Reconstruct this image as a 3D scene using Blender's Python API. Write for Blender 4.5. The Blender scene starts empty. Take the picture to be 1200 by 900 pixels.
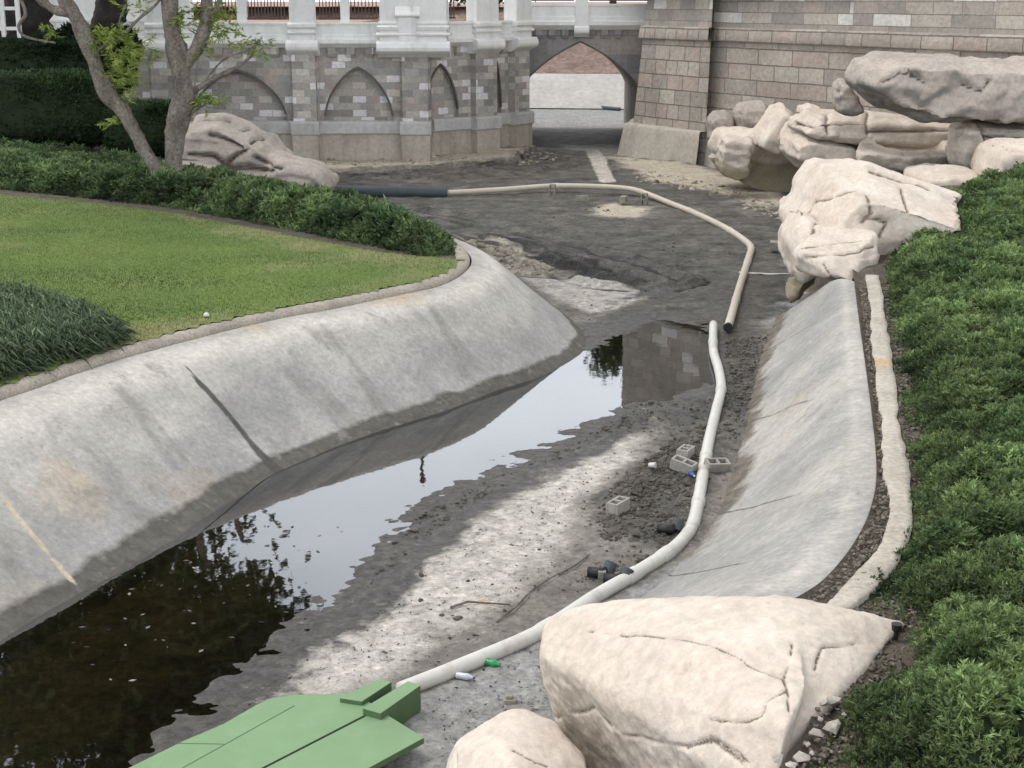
import bpy, bmesh, math, random
import numpy as np
from mathutils import Vector, Matrix, noise as mnoise
from mathutils.bvhtree import BVHTree

random.seed(7)
RNG = np.random.default_rng(11)
SC = bpy.context.scene
COL = SC.collection

# ------------------------------------------------------------------ camera model (metres)
H, PITCH, F = 7.4, math.radians(14.66), 1720.0
SP, CP = math.sin(PITCH), math.cos(PITCH)

def G(px, py, z=0.0):
    """point on the level z seen at photo position (1200 x 900)"""
    u, v = px - 600.0, py - 450.0
    t = (H - z) / (SP + v / F * CP)
    return Vector((u / F * t, t * (CP - v / F * SP), z))

def S(px, py, Y):
    """point at distance Y in front of the camera"""
    u, v = px - 600.0, py - 450.0
    t = Y / (CP - v / F * SP)
    return Vector((u / F * t, Y, H - t * (SP + v / F * CP)))

# ------------------------------------------------------------------ numpy noise
def _hash(ix, iy, iz, seed):
    n = (ix * 374761393 + iy * 668265263 + iz * 1440662683 + seed * 1274126177) & 0xFFFFFFFF
    n = ((n ^ (n >> 13)) * 1274126177) & 0xFFFFFFFF
    n = ((n ^ (n >> 16)) * 2246822519) & 0xFFFFFFFF
    return ((n ^ (n >> 15)) & 0xFFFFFF) / float(0xFFFFFF)

def vnoise(p, seed=0):
    p = np.asarray(p, float)
    if p.shape[1] == 2:
        p = np.concatenate([p, np.zeros((len(p), 1))], 1)
    i = np.floor(p).astype(np.int64)
    f = p - i
    f = f * f * f * (f * (f * 6 - 15) + 10)
    out = np.zeros(len(p))
    for dx in (0, 1):
        wx = f[:, 0] if dx else 1 - f[:, 0]
        for dy in (0, 1):
            wy = f[:, 1] if dy else 1 - f[:, 1]
            for dz in (0, 1):
                wz = f[:, 2] if dz else 1 - f[:, 2]
                out += wx * wy * wz * _hash(i[:, 0] + dx, i[:, 1] + dy, i[:, 2] + dz, seed)
    return out * 2 - 1

def fbm(p, octv=4, seed=0, gain=0.5):
    p = np.asarray(p, float)
    a, s, out = 1.0, 0.0, np.zeros(len(p))
    for o in range(octv):
        out += a * vnoise(p * (2.03 ** o) + 17.3 * o, seed + o)
        s += a
        a *= gain
    return out / s

def sstep(a, b, x):
    t = np.clip((x - a) / (b - a), 0, 1)
    return t * t * (3 - 2 * t)

def seg_dist(P, A, B):
    A = np.asarray(A, float); B = np.asarray(B, float)
    d = B - A
    t = np.clip(((P - A) @ d) / max(1e-9, d @ d), 0, 1)
    return np.linalg.norm(P - (A + t[:, None] * d), axis=1)

def line_dist(P, pts):
    out = np.full(len(P), 1e9)
    for a, b in zip(pts[:-1], pts[1:]):
        out = np.minimum(out, seg_dist(P, a, b))
    return out

def poly_sd(P, poly):
    """signed distance, negative inside"""
    poly = np.asarray(poly, float)
    n = len(poly)
    inside = np.zeros(len(P), bool)
    x, y = P[:, 0], P[:, 1]
    for i in range(n):
        a, b = poly[i], poly[(i + 1) % n]
        c = ((a[1] > y) != (b[1] > y))
        xi = (b[0] - a[0]) * (y - a[1]) / ((b[1] - a[1]) if abs(b[1] - a[1]) > 1e-12 else 1e-12) + a[0]
        inside ^= c & (x < xi)
    d = line_dist(P, list(poly) + [poly[0]])
    return np.where(inside, -d, d)

def gp(pts, z=0.0):
    return np.array([G(x, y, z)[:2] for x, y in pts])

def catmull(pts, n):
    P = np.array([tuple(p) for p in pts], float)
    P = np.vstack([2 * P[0] - P[1], P, 2 * P[-1] - P[-2]])
    m = len(P) - 3
    ts = np.linspace(0, m, n)
    out = []
    for t in ts:
        k = min(int(t), m - 1); u = t - k
        p0, p1, p2, p3 = P[k], P[k + 1], P[k + 2], P[k + 3]
        out.append(0.5 * (2 * p1 + (p2 - p0) * u + (2 * p0 - 5 * p1 + 4 * p2 - p3) * u * u + (3 * p1 - p0 - 3 * p2 + p3) * u ** 3))
    return np.array(out)

# ------------------------------------------------------------------ objects
def tag(o, label=None, cat=None, group=None, kind=None):
    if label: o['label'] = label
    if cat: o['category'] = cat
    if group: o['group'] = group
    if kind: o['kind'] = kind
    return o

def link(name, me, m=None, parent=None, smooth=False):
    o = bpy.data.objects.new(name, me)
    COL.objects.link(o)
    if m is not None:
        me.materials.clear(); me.materials.append(m)
    if smooth:
        me.polygons.foreach_set('use_smooth', np.ones(len(me.polygons), bool))
    if parent is not None:
        o.parent = parent
        o.matrix_parent_inverse = Matrix.Translation(parent.location).inverted() if parent.type == 'EMPTY' else Matrix()
    return o

def empty(name, loc=(0, 0, 0)):
    o = bpy.data.objects.new(name, None)
    COL.objects.link(o)
    o.location = loc
    o.empty_display_size = 0.2
    return o

def np_mesh(name, V, Fc, attrs=None, cols=None, uv=None):
    """V (n,3); Fc (m,k) all same size"""
    V = np.ascontiguousarray(V, np.float32); Fc = np.ascontiguousarray(Fc, np.int32)
    me = bpy.data.meshes.new(name)
    me.vertices.add(len(V)); me.vertices.foreach_set('co', V.ravel())
    k = Fc.shape[1]
    me.loops.add(Fc.size); me.loops.foreach_set('vertex_index', Fc.ravel())
    me.polygons.add(len(Fc)); me.polygons.foreach_set('loop_start', np.arange(0, Fc.size, k, dtype=np.int32))
    me.update(calc_edges=True)
    for nm, a in (attrs or {}).items():
        at = me.attributes.new(nm, 'FLOAT', 'POINT'); at.data.foreach_set('value', np.ascontiguousarray(a, np.float32))
    if cols is not None:
        at = me.attributes.new('tint', 'FLOAT_COLOR', 'POINT')
        c4 = np.concatenate([cols, np.ones((len(cols), 1))], 1).astype(np.float32)
        at.data.foreach_set('color', c4.ravel())
    if uv is not None:
        l = me.uv_layers.new(name='UVMap'); l.data.foreach_set('uv', np.ascontiguousarray(uv[Fc.ravel()], np.float32).ravel())
    return me

def grid_faces(nr, nc, mask=None):
    r, c = np.meshgrid(np.arange(nr - 1), np.arange(nc - 1), indexing='ij')
    a = (r * nc + c).ravel()
    Fc = np.stack([a, a + 1, a + nc + 1, a + nc], 1)
    if mask is not None:
        Fc = Fc[mask[Fc].any(1)]
    return Fc

class MB:
    """collects boxes, prisms, tubes in local space; UV in metres by face direction"""
    def __init__(s, M=None):
        s.v, s.f, s.M = [], [], M or Matrix()
    def _add(s, vs, fs):
        b = len(s.v); s.v += [Vector(v) for v in vs]; s.f += [[b + i for i in f] for f in fs]
    def box(s, x0, x1, y0, y1, z0, z1):
        s._add([(x0, y0, z0), (x1, y0, z0), (x1, y1, z0), (x0, y1, z0), (x0, y0, z1), (x1, y0, z1), (x1, y1, z1), (x0, y1, z1)],
               [(0, 3, 2, 1), (4, 5, 6, 7), (0, 1, 5, 4), (1, 2, 6, 5), (2, 3, 7, 6), (3, 0, 4, 7)])
    def prism_xz(s, pts, y0, y1):
        """outline in (x,z), counter-clockwise seen from -y, extruded y0..y1"""
        n = len(pts)
        s._add([(x, y0, z) for x, z in pts] + [(x, y1, z) for x, z in pts],
               [list(range(n)), list(range(2 * n - 1, n - 1, -1))] + [[i, n + i, n + (i + 1) % n, (i + 1) % n] for i in range(n)])
    def profile_x(s, prof, x0, x1):
        """closed (y,z) profile run along x"""
        n = len(prof)
        s._add([(x0, y, z) for y, z in prof] + [(x1, y, z) for y, z in prof],
               [list(range(n - 1, -1, -1)), list(range(n, 2 * n))] + [[i, (i + 1) % n, n + (i + 1) % n, n + i] for i in range(n)])
    def tube(s, path, rad, seg=12, cap=True):
        path = [Vector(p) for p in path]
        n = len(path)
        rads = rad if hasattr(rad, '__len__') else [rad] * n
        T = [(path[min(i + 1, n - 1)] - path[max(i - 1, 0)]).normalized() for i in range(n)]
        up = Vector((0, 0, 1)) if abs(T[0].z) < 0.9 else Vector((1, 0, 0))
        nrm = (up - T[0] * up.dot(T[0])).normalized()
        vs = []
        for i in range(n):
            nrm = (nrm - T[i] * nrm.dot(T[i])).normalized()
            b = T[i].cross(nrm)
            for k in range(seg):
                a = 2 * math.pi * k / seg
                vs.append(path[i] + (nrm * math.cos(a) + b * math.sin(a)) * rads[i])
        fs = []
        for i in range(n - 1):
            for k in range(seg):
                k2 = (k + 1) % seg
                fs.append((i * seg + k, i * seg + k2, (i + 1) * seg + k2, (i + 1) * seg + k))
        if cap:
            fs.append(list(range(seg - 1, -1, -1))); fs.append([(n - 1) * seg + k for k in range(seg)])
        s._add(vs, fs)
    def lathe(s, prof, c=(0, 0, 0), seg=20, axis='z'):
        """(r,h) profile"""
        n = len(prof); vs = []
        for r, h in prof:
            for k in range(seg):
                a = 2 * math.pi * k / seg
                vs.append((c[0] + r * math.cos(a), c[1] + r * math.sin(a), c[2] + h))
        fs = []
        for i in range(n - 1):
            for k in range(seg):
                k2 = (k + 1) % seg
                fs.append((i * seg + k, i * seg + k2, (i + 1) * seg + k2, (i + 1) * seg + k))
        s._add(vs, fs)
    def mesh(s, name):
        me = bpy.data.meshes.new(name)
        me.from_pydata([tuple(v) for v in s.v], [], s.f)
        bm = bmesh.new(); bm.from_mesh(me)
        bmesh.ops.recalc_face_normals(bm, faces=bm.faces)
        uvl = bm.loops.layers.uv.new('UVMap')
        for f in bm.faces:
            nx, ny, nz = (abs(c) for c in f.normal)
            for l in f.loops:
                x, y, z = l.vert.co
                l[uvl].uv = (x, y) if nz > 0.75 else ((x, z) if ny >= nx else (y + 0.37, z))
        bm.transform(s.M)
        bm.to_mesh(me); bm.free()
        return me
    def build(s, name, m, parent=None, bevel=0, smooth=False):
        o = link(name, s.mesh(name), m, parent, smooth)
        if bevel:
            b = o.modifiers.new('bevel', 'BEVEL'); b.width = bevel; b.segments = 2; b.limit_method = 'ANGLE'
        return o

def frame_to(P0, P1):
    """local x along P0->P1, local -y towards the camera side, z up"""
    d = Vector((P1[0] - P0[0], P1[1] - P0[1], 0)); L = d.length; d.normalize()
    M = Matrix(((d.x, -d.y, 0, P0[0]), (d.y, d.x, 0, P0[1]), (0, 0, 1, 0), (0, 0, 0, 1)))
    return M, L

# ------------------------------------------------------------------ materials
class NT:
    def __init__(s, name):
        s.m = bpy.data.materials.new(name); s.m.use_nodes = True
        s.t = s.m.node_tree; s.t.nodes.clear()
        s.out = s.t.nodes.new('ShaderNodeOutputMaterial')
        s.b = s.n('ShaderNodeBsdfPrincipled')
        s.L(s.b.outputs[0], s.out.inputs[0])
        s.geo = s.n('ShaderNodeNewGeometry')
        s.tc = s.n('ShaderNodeTexCoord')
    def n(s, t, **kw):
        nd = s.t.nodes.new(t)
        for k, v in kw.items(): setattr(nd, k, v)
        return nd
    def L(s, a, b): s.t.links.new(a, b)
    def put(s, sock, v):
        if isinstance(v, (int, float)): sock.default_value = v
        elif isinstance(v, (tuple, list)):
            sock.default_value = tuple(v) + (1,) if len(sock.default_value) == 4 and len(v) == 3 else v
        else: s.L(v, sock)
    def math(s, op, a, b=0.0, clamp=False):
        nd = s.n('ShaderNodeMath', operation=op, use_clamp=clamp)
        s.put(nd.inputs[0], a); s.put(nd.inputs[1], b)
        return nd.outputs[0]
    def mix(s, fac, a, b, mode='MIX'):
        nd = s.n('ShaderNodeMix', data_type='RGBA', blend_type=mode)
        s.put(nd.inputs[0], fac); s.put(nd.inputs[6], a); s.put(nd.inputs[7], b)
        return nd.outputs[2]
    def mixf(s, fac, a, b):
        nd = s.n('ShaderNodeMix', data_type='FLOAT')
        s.put(nd.inputs[0], fac); s.put(nd.inputs[2], a); s.put(nd.inputs[3], b)
        return nd.outputs[0]
    def scale(s, v, sx, sy, sz):
        nd = s.n('ShaderNodeVectorMath', operation='MULTIPLY')
        s.L(v, nd.inputs[0]); nd.inputs[1].default_value = (sx, sy, sz)
        return nd.outputs[0]
    def noise(s, sc, det=4, rough=0.55, vec=None, dist=0.0):
        nd = s.n('ShaderNodeTexNoise'); nd.inputs['Scale'].default_value = sc
        nd.inputs['Detail'].default_value = det; nd.inputs['Roughness'].default_value = rough; nd.inputs['Distortion'].default_value = dist
        s.L(vec or s.geo.outputs['Position'], nd.inputs['Vector'])
        return nd.outputs[0]
    def ramp(s, fac, stops, interp='LINEAR'):
        nd = s.n('ShaderNodeValToRGB'); cr = nd.color_ramp; cr.interpolation = interp
        while len(cr.elements) < len(stops): cr.elements.new(0.5)
        for e, (p, c) in zip(cr.elements, stops):
            e.position = p; e.color = tuple(c) + (1,) if len(c) == 3 else c
        s.L(fac, nd.inputs[0])
        return nd.outputs[0]
    def rng(s, v, a, b, c=0.0, d=1.0):
        nd = s.n('ShaderNodeMapRange'); s.put(nd.inputs[0], v)
        for i, x in enumerate((a, b, c, d)): nd.inputs[1 + i].default_value = x
        return nd.outputs[0]
    def attr(s, name, out='Fac'):
        return s.n('ShaderNodeAttribute', attribute_name=name).outputs[out]
    def bump(s, h, strength, dist=0.05):
        nd = s.n('ShaderNodeBump'); nd.inputs['Strength'].default_value = strength; nd.inputs['Distance'].default_value = dist
        s.L(h, nd.inputs['Height']); s.L(nd.outputs[0], s.b.inputs['Normal'])
        return nd
    def done(s, col, rough=0.85, spec=0.25):
        s.put(s.b.inputs['Base Color'], col); s.put(s.b.inputs['Roughness'], rough); s.b.inputs['Specular IOR Level'].default_value = spec
        return s.m

def surface(name, c1, c2, sc=0.6, fine=14.0, fine_amt=0.3, layers=(), rough=0.88, bump=0.4, bdist=0.03, spec=0.25, stretch=None, streak=None, speck=None, cloud=None):
    """mottled surface with painted-mask layers broken up by noise"""
    t = NT(name)
    vec = t.geo.outputs['Position']
    v2 = t.scale(vec, *stretch) if stretch else vec
    big = t.noise(sc, 5, 0.6, v2)
    col = t.mix(t.rng(big, 0.33, 0.67), c1, c2)
    fn = t.noise(fine, 6, 0.68)
    fm = t.rng(fn, 0.28, 0.72, 1 - fine_amt, 1 + fine_amt)
    hgt = fn
    r = rough
    for ly in layers:
        a = t.attr(ly['attr'])
        k = ly.get('k', 0.6)
        nz = t.math('SUBTRACT', t.noise(ly.get('ns', 3.0), 6, 0.65), 0.5)
        f = t.rng(t.math('ADD', a, t.math('MULTIPLY', nz, k * 2)), ly.get('lo', 0.35), ly.get('hi', 0.65))
        f = t.math('MULTIPLY', f, ly.get('amt', 1.0))
        lc = ly['col']
        if 'col2' in ly:
            lc = t.mix(t.rng(t.noise(ly.get('cs', 5.0), 6, 0.7), 0.35, 0.65), ly['col'], ly['col2'])
        col = t.mix(f, col, lc)
        if 'rough' in ly: r = t.mixf(f, r, ly['rough'])
    if streak:
        st = t.noise(streak[0], 4, 0.6, t.scale(vec, 1, 1, streak[1]))
        col = t.mix(t.rng(st, 0.5, 0.75, 0, streak[2]), col, (0.05, 0.048, 0.042))
    for sc_, thr, sp_c, amt in (speck or ()):
        col = t.mix(t.rng(t.noise(sc_, 4, 0.75), thr, thr + 0.07, 0, amt), col, sp_c)
    for sc_, amt in (cloud or ()):
        fm = t.math('MULTIPLY', fm, t.rng(t.noise(sc_, 6, 0.72, None, 0.6), 0.3, 0.7, 1 - amt, 1 + amt))
    g = t.n('ShaderNodeCombineColor')
    for i in range(3): t.L(fm, g.inputs[i])
    col = t.mix(1.0, col, g.outputs[0], 'MULTIPLY')
    t.bump(t.math('ADD', hgt, t.math('MULTIPLY', big, 0.6)), bump, bdist)
    return t.done(col, r, spec)

def stone(name, bw, bh, tints, mortar, msize=0.03, bump=0.6, rough_scale=9.0, squash=1.0, dark=0.0, frq=2):
    t = NT(name)
    uv = t.tc.outputs['UV']
    nd = t.n('ShaderNodeTexBrick'); nd.offset = 0.43; nd.offset_frequency = 2; nd.squash = squash; nd.squash_frequency = frq
    wob = t.n('ShaderNodeVectorMath', operation='ADD')
    nz = t.n('ShaderNodeTexNoise'); nz.inputs['Scale'].default_value = 1.7; t.L(uv, nz.inputs['Vector'])
    w2 = t.n('ShaderNodeVectorMath', operation='SCALE'); w2.inputs['Scale'].default_value = 0.05
    t.L(nz.outputs['Color'], w2.inputs[0]); t.L(uv, wob.inputs[0]); t.L(w2.outputs[0], wob.inputs[1])
    t.L(wob.outputs[0], nd.inputs['Vector'])
    nd.inputs['Color1'].default_value = (0, 0, 0, 1); nd.inputs['Color2'].default_value = (1, 1, 1, 1); nd.inputs['Mortar'].default_value = (0.5, 0.5, 0.5, 1)
    nd.inputs['Scale'].default_value = 1.0; nd.inputs['Mortar Size'].default_value = msize; nd.inputs['Mortar Smooth'].default_value = 0.3
    nd.inputs['Brick Width'].default_value = bw; nd.inputs['Row Height'].default_value = bh; nd.inputs['Bias'].default_value = 0.0
    n = len(tints)
    col = t.ramp(nd.outputs['Color'], [(i / n, c) for i, c in enumerate(tints)], 'CONSTANT')
    fn = t.noise(rough_scale, 6, 0.7)
    big = t.noise(0.35, 4, 0.6)
    m = t.math('MULTIPLY', t.rng(fn, 0.25, 0.75, 0.74, 1.24), t.rng(big, 0.3, 0.7, 0.82 - dark, 1.14))
    g = t.n('ShaderNodeCombineColor')
    for i in range(3): t.L(m, g.inputs[i])
    col = t.mix(nd.outputs['Fac'], col, mortar)
    col = t.mix(1.0, col, g.outputs[0], 'MULTIPLY')
    h = t.math('SUBTRACT', t.math('MULTIPLY', fn, 0.8), t.math('MULTIPLY', nd.outputs['Fac'], 0.9))
    t.bump(h, bump, 0.12)
    return t.done(col, 0.9, 0.2)

def plain(name, col, rough=0.6, spec=0.4, var=0.12, vs=6.0, bump=0.08, dirt=None):
    t = NT(name)
    nz = t.noise(vs, 5, 0.65)
    f = t.rng(nz, 0.25, 0.75, 1 - var, 1 + var)
    g = t.n('ShaderNodeCombineColor')
    for i in range(3): t.L(f, g.inputs[i])
    c = t.mix(1.0, col, g.outputs[0], 'MULTIPLY')
    if dirt:
        dn = t.noise(dirt[0], 6, 0.7)
        c = t.mix(t.rng(dn, 0.52, 0.72, 0, dirt[1]), c, dirt[2])
    t.bump(nz, bump, 0.02)
    return t.done(c, rough, spec)

def foliage(name, rough=0.6, trans=0.25, spec=0.25):
    t = NT(name)
    c = t.attr('tint', 'Color')
    t.done(c, rough, spec)
    tr = t.n('ShaderNodeBsdfTranslucent'); t.L(c, tr.inputs[0])
    mx = t.n('ShaderNodeMixShader'); mx.inputs[0].default_value = trans
    t.L(t.b.outputs[0], mx.inputs[1]); t.L(tr.outputs[0], mx.inputs[2]); t.L(mx.outputs[0], t.out.inputs[0])
    return t.m

M_leaf = foliage('foliage_green')
M_bank = surface('bank_concrete', (0.345, 0.33, 0.30), (0.45, 0.43, 0.39), 0.55, 11, 0.2, [
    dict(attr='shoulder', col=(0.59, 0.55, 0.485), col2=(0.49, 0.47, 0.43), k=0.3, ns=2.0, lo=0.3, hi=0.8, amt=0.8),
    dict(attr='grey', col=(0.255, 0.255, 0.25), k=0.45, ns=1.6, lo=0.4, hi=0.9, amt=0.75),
    dict(attr='streak', col=(0.20, 0.19, 0.17), k=0.3, ns=5.0, lo=0.3, hi=0.9, amt=0.55),
    dict(attr='bright', col=(0.60, 0.58, 0.545), k=0.3, ns=4.0, lo=0.3, hi=0.9, amt=0.28),
    dict(attr='rust', col=(0.44, 0.33, 0.20), k=0.25, ns=2.5, lo=0.45, hi=0.9, amt=0.6),
    dict(attr='damp', col=(0.075, 0.07, 0.058), col2=(0.12, 0.112, 0.095), k=0.35, ns=3.0, lo=0.3, hi=0.75, rough=0.55),
    dict(attr='mud', col=(0.20, 0.175, 0.14), col2=(0.085, 0.078, 0.065), k=0.6, ns=2.2, cs=4.0, lo=0.4, hi=0.75),
    dict(attr='joint', col=(0.06, 0.058, 0.052), k=0.22, ns=6.0, lo=0.45, hi=0.8, amt=0.9),
    dict(attr='caulk', col=(0.50, 0.43, 0.31), k=0.2, ns=6.0, lo=0.45, hi=0.7, amt=0.9)],
    bump=0.35, bdist=0.02, stretch=(1, 1, 0.5), speck=[(5.0, 0.64, (0.17, 0.16, 0.14), 0.5), (1.6, 0.60, (0.27, 0.255, 0.225), 0.5), (20.0, 0.66, (0.15, 0.14, 0.12), 0.5)], cloud=[(0.5, 0.14), (2.6, 0.12), (14.0, 0.10)])
M_floor = surface('moat_floor', (0.17, 0.157, 0.136), (0.25, 0.23, 0.20), 0.7, 8.0, 0.35, [
    dict(attr='pale', col=(0.58, 0.545, 0.49), col2=(0.41, 0.385, 0.34), k=0.5, ns=1.8, cs=2.4, lo=0.22, hi=0.8),
    dict(attr='sand', col=(0.60, 0.54, 0.43), col2=(0.42, 0.375, 0.295), k=0.5, ns=1.4, cs=4.0, lo=0.35, hi=0.7),
    dict(attr='grey', col=(0.26, 0.26, 0.25), col2=(0.36, 0.355, 0.34), k=0.35, ns=1.5, cs=3.0, lo=0.35, hi=0.7),
    dict(attr='mud', col=(0.046, 0.044, 0.040), col2=(0.155, 0.146, 0.126), k=0.8, ns=0.9, cs=1.1, lo=0.35, hi=0.62, rough=0.7),
    dict(attr='track', col=(0.020, 0.019, 0.018), k=0.22, ns=1.8, lo=0.4, hi=0.7, amt=0.85, rough=0.6),
    dict(attr='bed', col=(0.17, 0.158, 0.11), col2=(0.10, 0.096, 0.07), k=0.3, ns=2, cs=1.6, lo=0.35, hi=0.7),
    dict(attr='wet', col=(0.045, 0.042, 0.037), col2=(0.105, 0.098, 0.086), k=0.85, ns=3.2, cs=6.0, lo=0.3, hi=0.75, rough=0.36)],
    bump=1.0, bdist=0.07, spec=0.3, speck=[(3.2, 0.60, (0.055, 0.05, 0.043), 0.6), (11.0, 0.60, (0.06, 0.053, 0.045), 0.65), (24.0, 0.61, (0.07, 0.06, 0.05), 0.6), (8.0, 0.66, (0.42, 0.39, 0.345), 0.5), (19.0, 0.65, (0.40, 0.37, 0.32), 0.45)], cloud=[(0.7, 0.16), (4.0, 0.18), (17.0, 0.2)])
M_rock = surface('sandstone_cream', (0.57, 0.485, 0.405), (0.67, 0.60, 0.52), 0.9, 9.0, 0.16, [
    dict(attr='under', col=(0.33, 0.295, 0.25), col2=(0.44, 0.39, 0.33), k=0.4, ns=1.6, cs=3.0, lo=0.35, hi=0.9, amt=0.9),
    dict(attr='algae', col=(0.26, 0.22, 0.115), col2=(0.22, 0.20, 0.155), k=0.3, ns=2.0, cs=2.5, lo=0.35, hi=0.75, amt=0.85),
    dict(attr='crack', col=(0.14, 0.10, 0.075), k=0.25, ns=3.0, lo=0.35, hi=0.8, amt=0.85)],
    bump=0.6, bdist=0.04, speck=[(2.2, 0.64, (0.36, 0.29, 0.22), 0.4)], cloud=[(1.1, 0.09), (5.0, 0.06)])
M_rock_grey = surface('sandstone_grey', (0.50, 0.44, 0.38), (0.36, 0.32, 0.28), 0.55, 7.0, 0.22, [
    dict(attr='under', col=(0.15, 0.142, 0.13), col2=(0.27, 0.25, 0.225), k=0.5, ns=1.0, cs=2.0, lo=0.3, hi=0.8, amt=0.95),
    dict(attr='algae', col=(0.26, 0.22, 0.12), col2=(0.20, 0.185, 0.15), k=0.3, ns=2.0, cs=2.5, lo=0.35, hi=0.75, amt=0.85),
    dict(attr='crack', col=(0.07, 0.05, 0.04), k=0.12, ns=6.0, lo=0.35, hi=0.8, amt=0.85)],
    bump=0.7, bdist=0.05, speck=[(1.6, 0.62, (0.2, 0.17, 0.14), 0.5)], cloud=[(0.9, 0.14)])
M_kerb = surface('kerb_stone', (0.42, 0.375, 0.31), (0.30, 0.265, 0.22), 1.4, 22, 0.35, bump=0.9, bdist=0.03)
M_soil = surface('soil_mulch', (0.085, 0.068, 0.052), (0.15, 0.128, 0.10), 2.2, 16, 0.55, bump=1.0, bdist=0.06)
M_strip = surface('pale_footing', (0.50, 0.455, 0.385), (0.36, 0.325, 0.27), 1.6, 14, 0.3, [
    dict(attr='rust', col=(0.45, 0.345, 0.22), k=0.15, ns=4.0, lo=0.3, hi=0.7)], bump=0.35, bdist=0.015)
M_mulch = surface('red_mulch', (0.19, 0.135, 0.11), (0.29, 0.215, 0.18), 0.9, 3.0, 0.4, bump=1.0, bdist=0.15)
M_farbank = surface('far_concrete', (0.50, 0.48, 0.45), (0.40, 0.385, 0.36), 0.35, 3.0, 0.18, bump=0.3)
M_lawn = surface('lawn', (0.082, 0.138, 0.030), (0.15, 0.20, 0.052), 0.28, 9.0, 0.25, [
    dict(attr='dry', col=(0.26, 0.235, 0.115), col2=(0.19, 0.205, 0.085), k=0.5, ns=0.9, cs=2.0, lo=0.4, hi=0.9, amt=0.8)], bump=0.6, bdist=0.04)
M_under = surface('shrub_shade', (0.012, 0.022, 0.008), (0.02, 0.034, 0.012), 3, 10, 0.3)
M_stoneL = stone('wall_stone', 0.62, 0.315, [(0.367, 0.344, 0.311), (0.478, 0.456, 0.414), (0.295, 0.288, 0.262), (0.415, 0.357, 0.323), (0.561, 0.531, 0.480), (0.373, 0.364, 0.342), (0.463, 0.421, 0.371), (0.334, 0.326, 0.306), (0.750, 0.734, 0.739), (0.412, 0.382, 0.349)], (0.395, 0.372, 0.333), 0.012, 0.5)
M_stoneT = stone('tower_stone', 1.25, 0.67, [(0.385, 0.341, 0.293), (0.443, 0.392, 0.336), (0.347, 0.315, 0.273), (0.424, 0.351, 0.301), (0.463, 0.417, 0.359), (0.366, 0.328, 0.285), (0.411, 0.367, 0.315)], (0.210, 0.186, 0.154), 0.028, 0.9, 5.0, 0.72, frq=3)
M_stoneTU = stone('tower_stone_small', 1.2, 0.5, [(0.373, 0.335, 0.291), (0.438, 0.392, 0.340), (0.342, 0.310, 0.271), (0.413, 0.350, 0.305), (0.324, 0.301, 0.265), (0.464, 0.423, 0.363), (0.367, 0.334, 0.291), (0.357, 0.327, 0.289), (0.649, 0.626, 0.577), (0.399, 0.359, 0.314)], (0.244, 0.218, 0.183), 0.02, 0.6, 6.0, 0.7, frq=3)
M_stoneR = stone('tower_stone_wide', 2.3, 0.67, [(0.385, 0.341, 0.293), (0.449, 0.398, 0.342), (0.341, 0.309, 0.266), (0.418, 0.350, 0.301), (0.464, 0.423, 0.363), (0.361, 0.327, 0.285), (0.411, 0.367, 0.315)], (0.210, 0.186, 0.154), 0.028, 0.9, 5.0, 0.7, frq=3)
M_stoneRU = stone('tower_stone_wide_small', 2.1, 0.46, [(0.373, 0.335, 0.291), (0.426, 0.385, 0.333), (0.342, 0.310, 0.271), (0.408, 0.355, 0.305), (0.324, 0.301, 0.265), (0.452, 0.411, 0.357), (0.367, 0.334, 0.291), (0.357, 0.327, 0.289), (0.649, 0.626, 0.577), (0.399, 0.359, 0.314)], (0.244, 0.218, 0.183), 0.02, 0.6, 6.0, 0.7, frq=3)
M_stoneB = stone('bridge_stone', 1.6, 0.95, [(0.236, 0.227, 0.220), (0.285, 0.271, 0.259), (0.216, 0.212, 0.211), (0.330, 0.300, 0.272), (0.258, 0.249, 0.242), (0.233, 0.234, 0.238)], (0.213, 0.205, 0.193), 0.016, 0.4, 6.0)
M_plinth = surface('plinth_concrete', (0.40, 0.36, 0.305), (0.50, 0.46, 0.395), 0.5, 5.0, 0.2, bump=0.3, streak=(1.2, 0.12, 0.35))
M_ledge = surface('ledge_stone', (0.55, 0.55, 0.53), (0.45, 0.445, 0.425), 0.5, 6.0, 0.15, bump=0.3, streak=(1.6, 0.15, 0.25))
M_white = surface('white_render', (0.85, 0.855, 0.83), (0.76, 0.765, 0.74), 0.5, 5.0, 0.07, bump=0.1, rough=0.7, streak=(1.5, 0.1, 0.22))
M_rail = plain('railing_brown', (0.10, 0.052, 0.04), 0.5, 0.4)
M_plaza = plain('plaza_paving', (0.36, 0.25, 0.20), 0.85, 0.2)
M_dark = plain('dark_recess', (0.02, 0.019, 0.018), 0.9, 0.1)
M_green = plain('green_paint', (0.185, 0.30, 0.155), 0.6, 0.35, 0.1, 1.5, 0.05, (5.0, 0.35, (0.27, 0.35, 0.23)))
M_green_shaded = plain('green_paint_shaded', (0.075, 0.13, 0.06), 0.65, 0.3, 0.12, 3.0)  # darker copy of the green: shade of the raft's side faces put into colour
M_pipe = plain('white_pvc', (0.60, 0.59, 0.54), 0.45, 0.4, 0.08, 3.0, 0.03, (2.6, 0.6, (0.36, 0.31, 0.235)))
M_pipe_old = plain('aged_pvc', (0.55, 0.50, 0.41), 0.55, 0.3, 0.12, 2.0, 0.05, (1.0, 0.5, (0.36, 0.32, 0.24)))
M_hose = plain('blue_black_hose', (0.05, 0.066, 0.072), 0.5, 0.4, 0.2, 3.0)
M_black = plain('black_plastic', (0.012, 0.012, 0.013), 0.5, 0.4)
M_block = surface('concrete_block', (0.30, 0.285, 0.26), (0.38, 0.36, 0.325), 4.0, 30, 0.25, bump=0.6, bdist=0.01)
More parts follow.
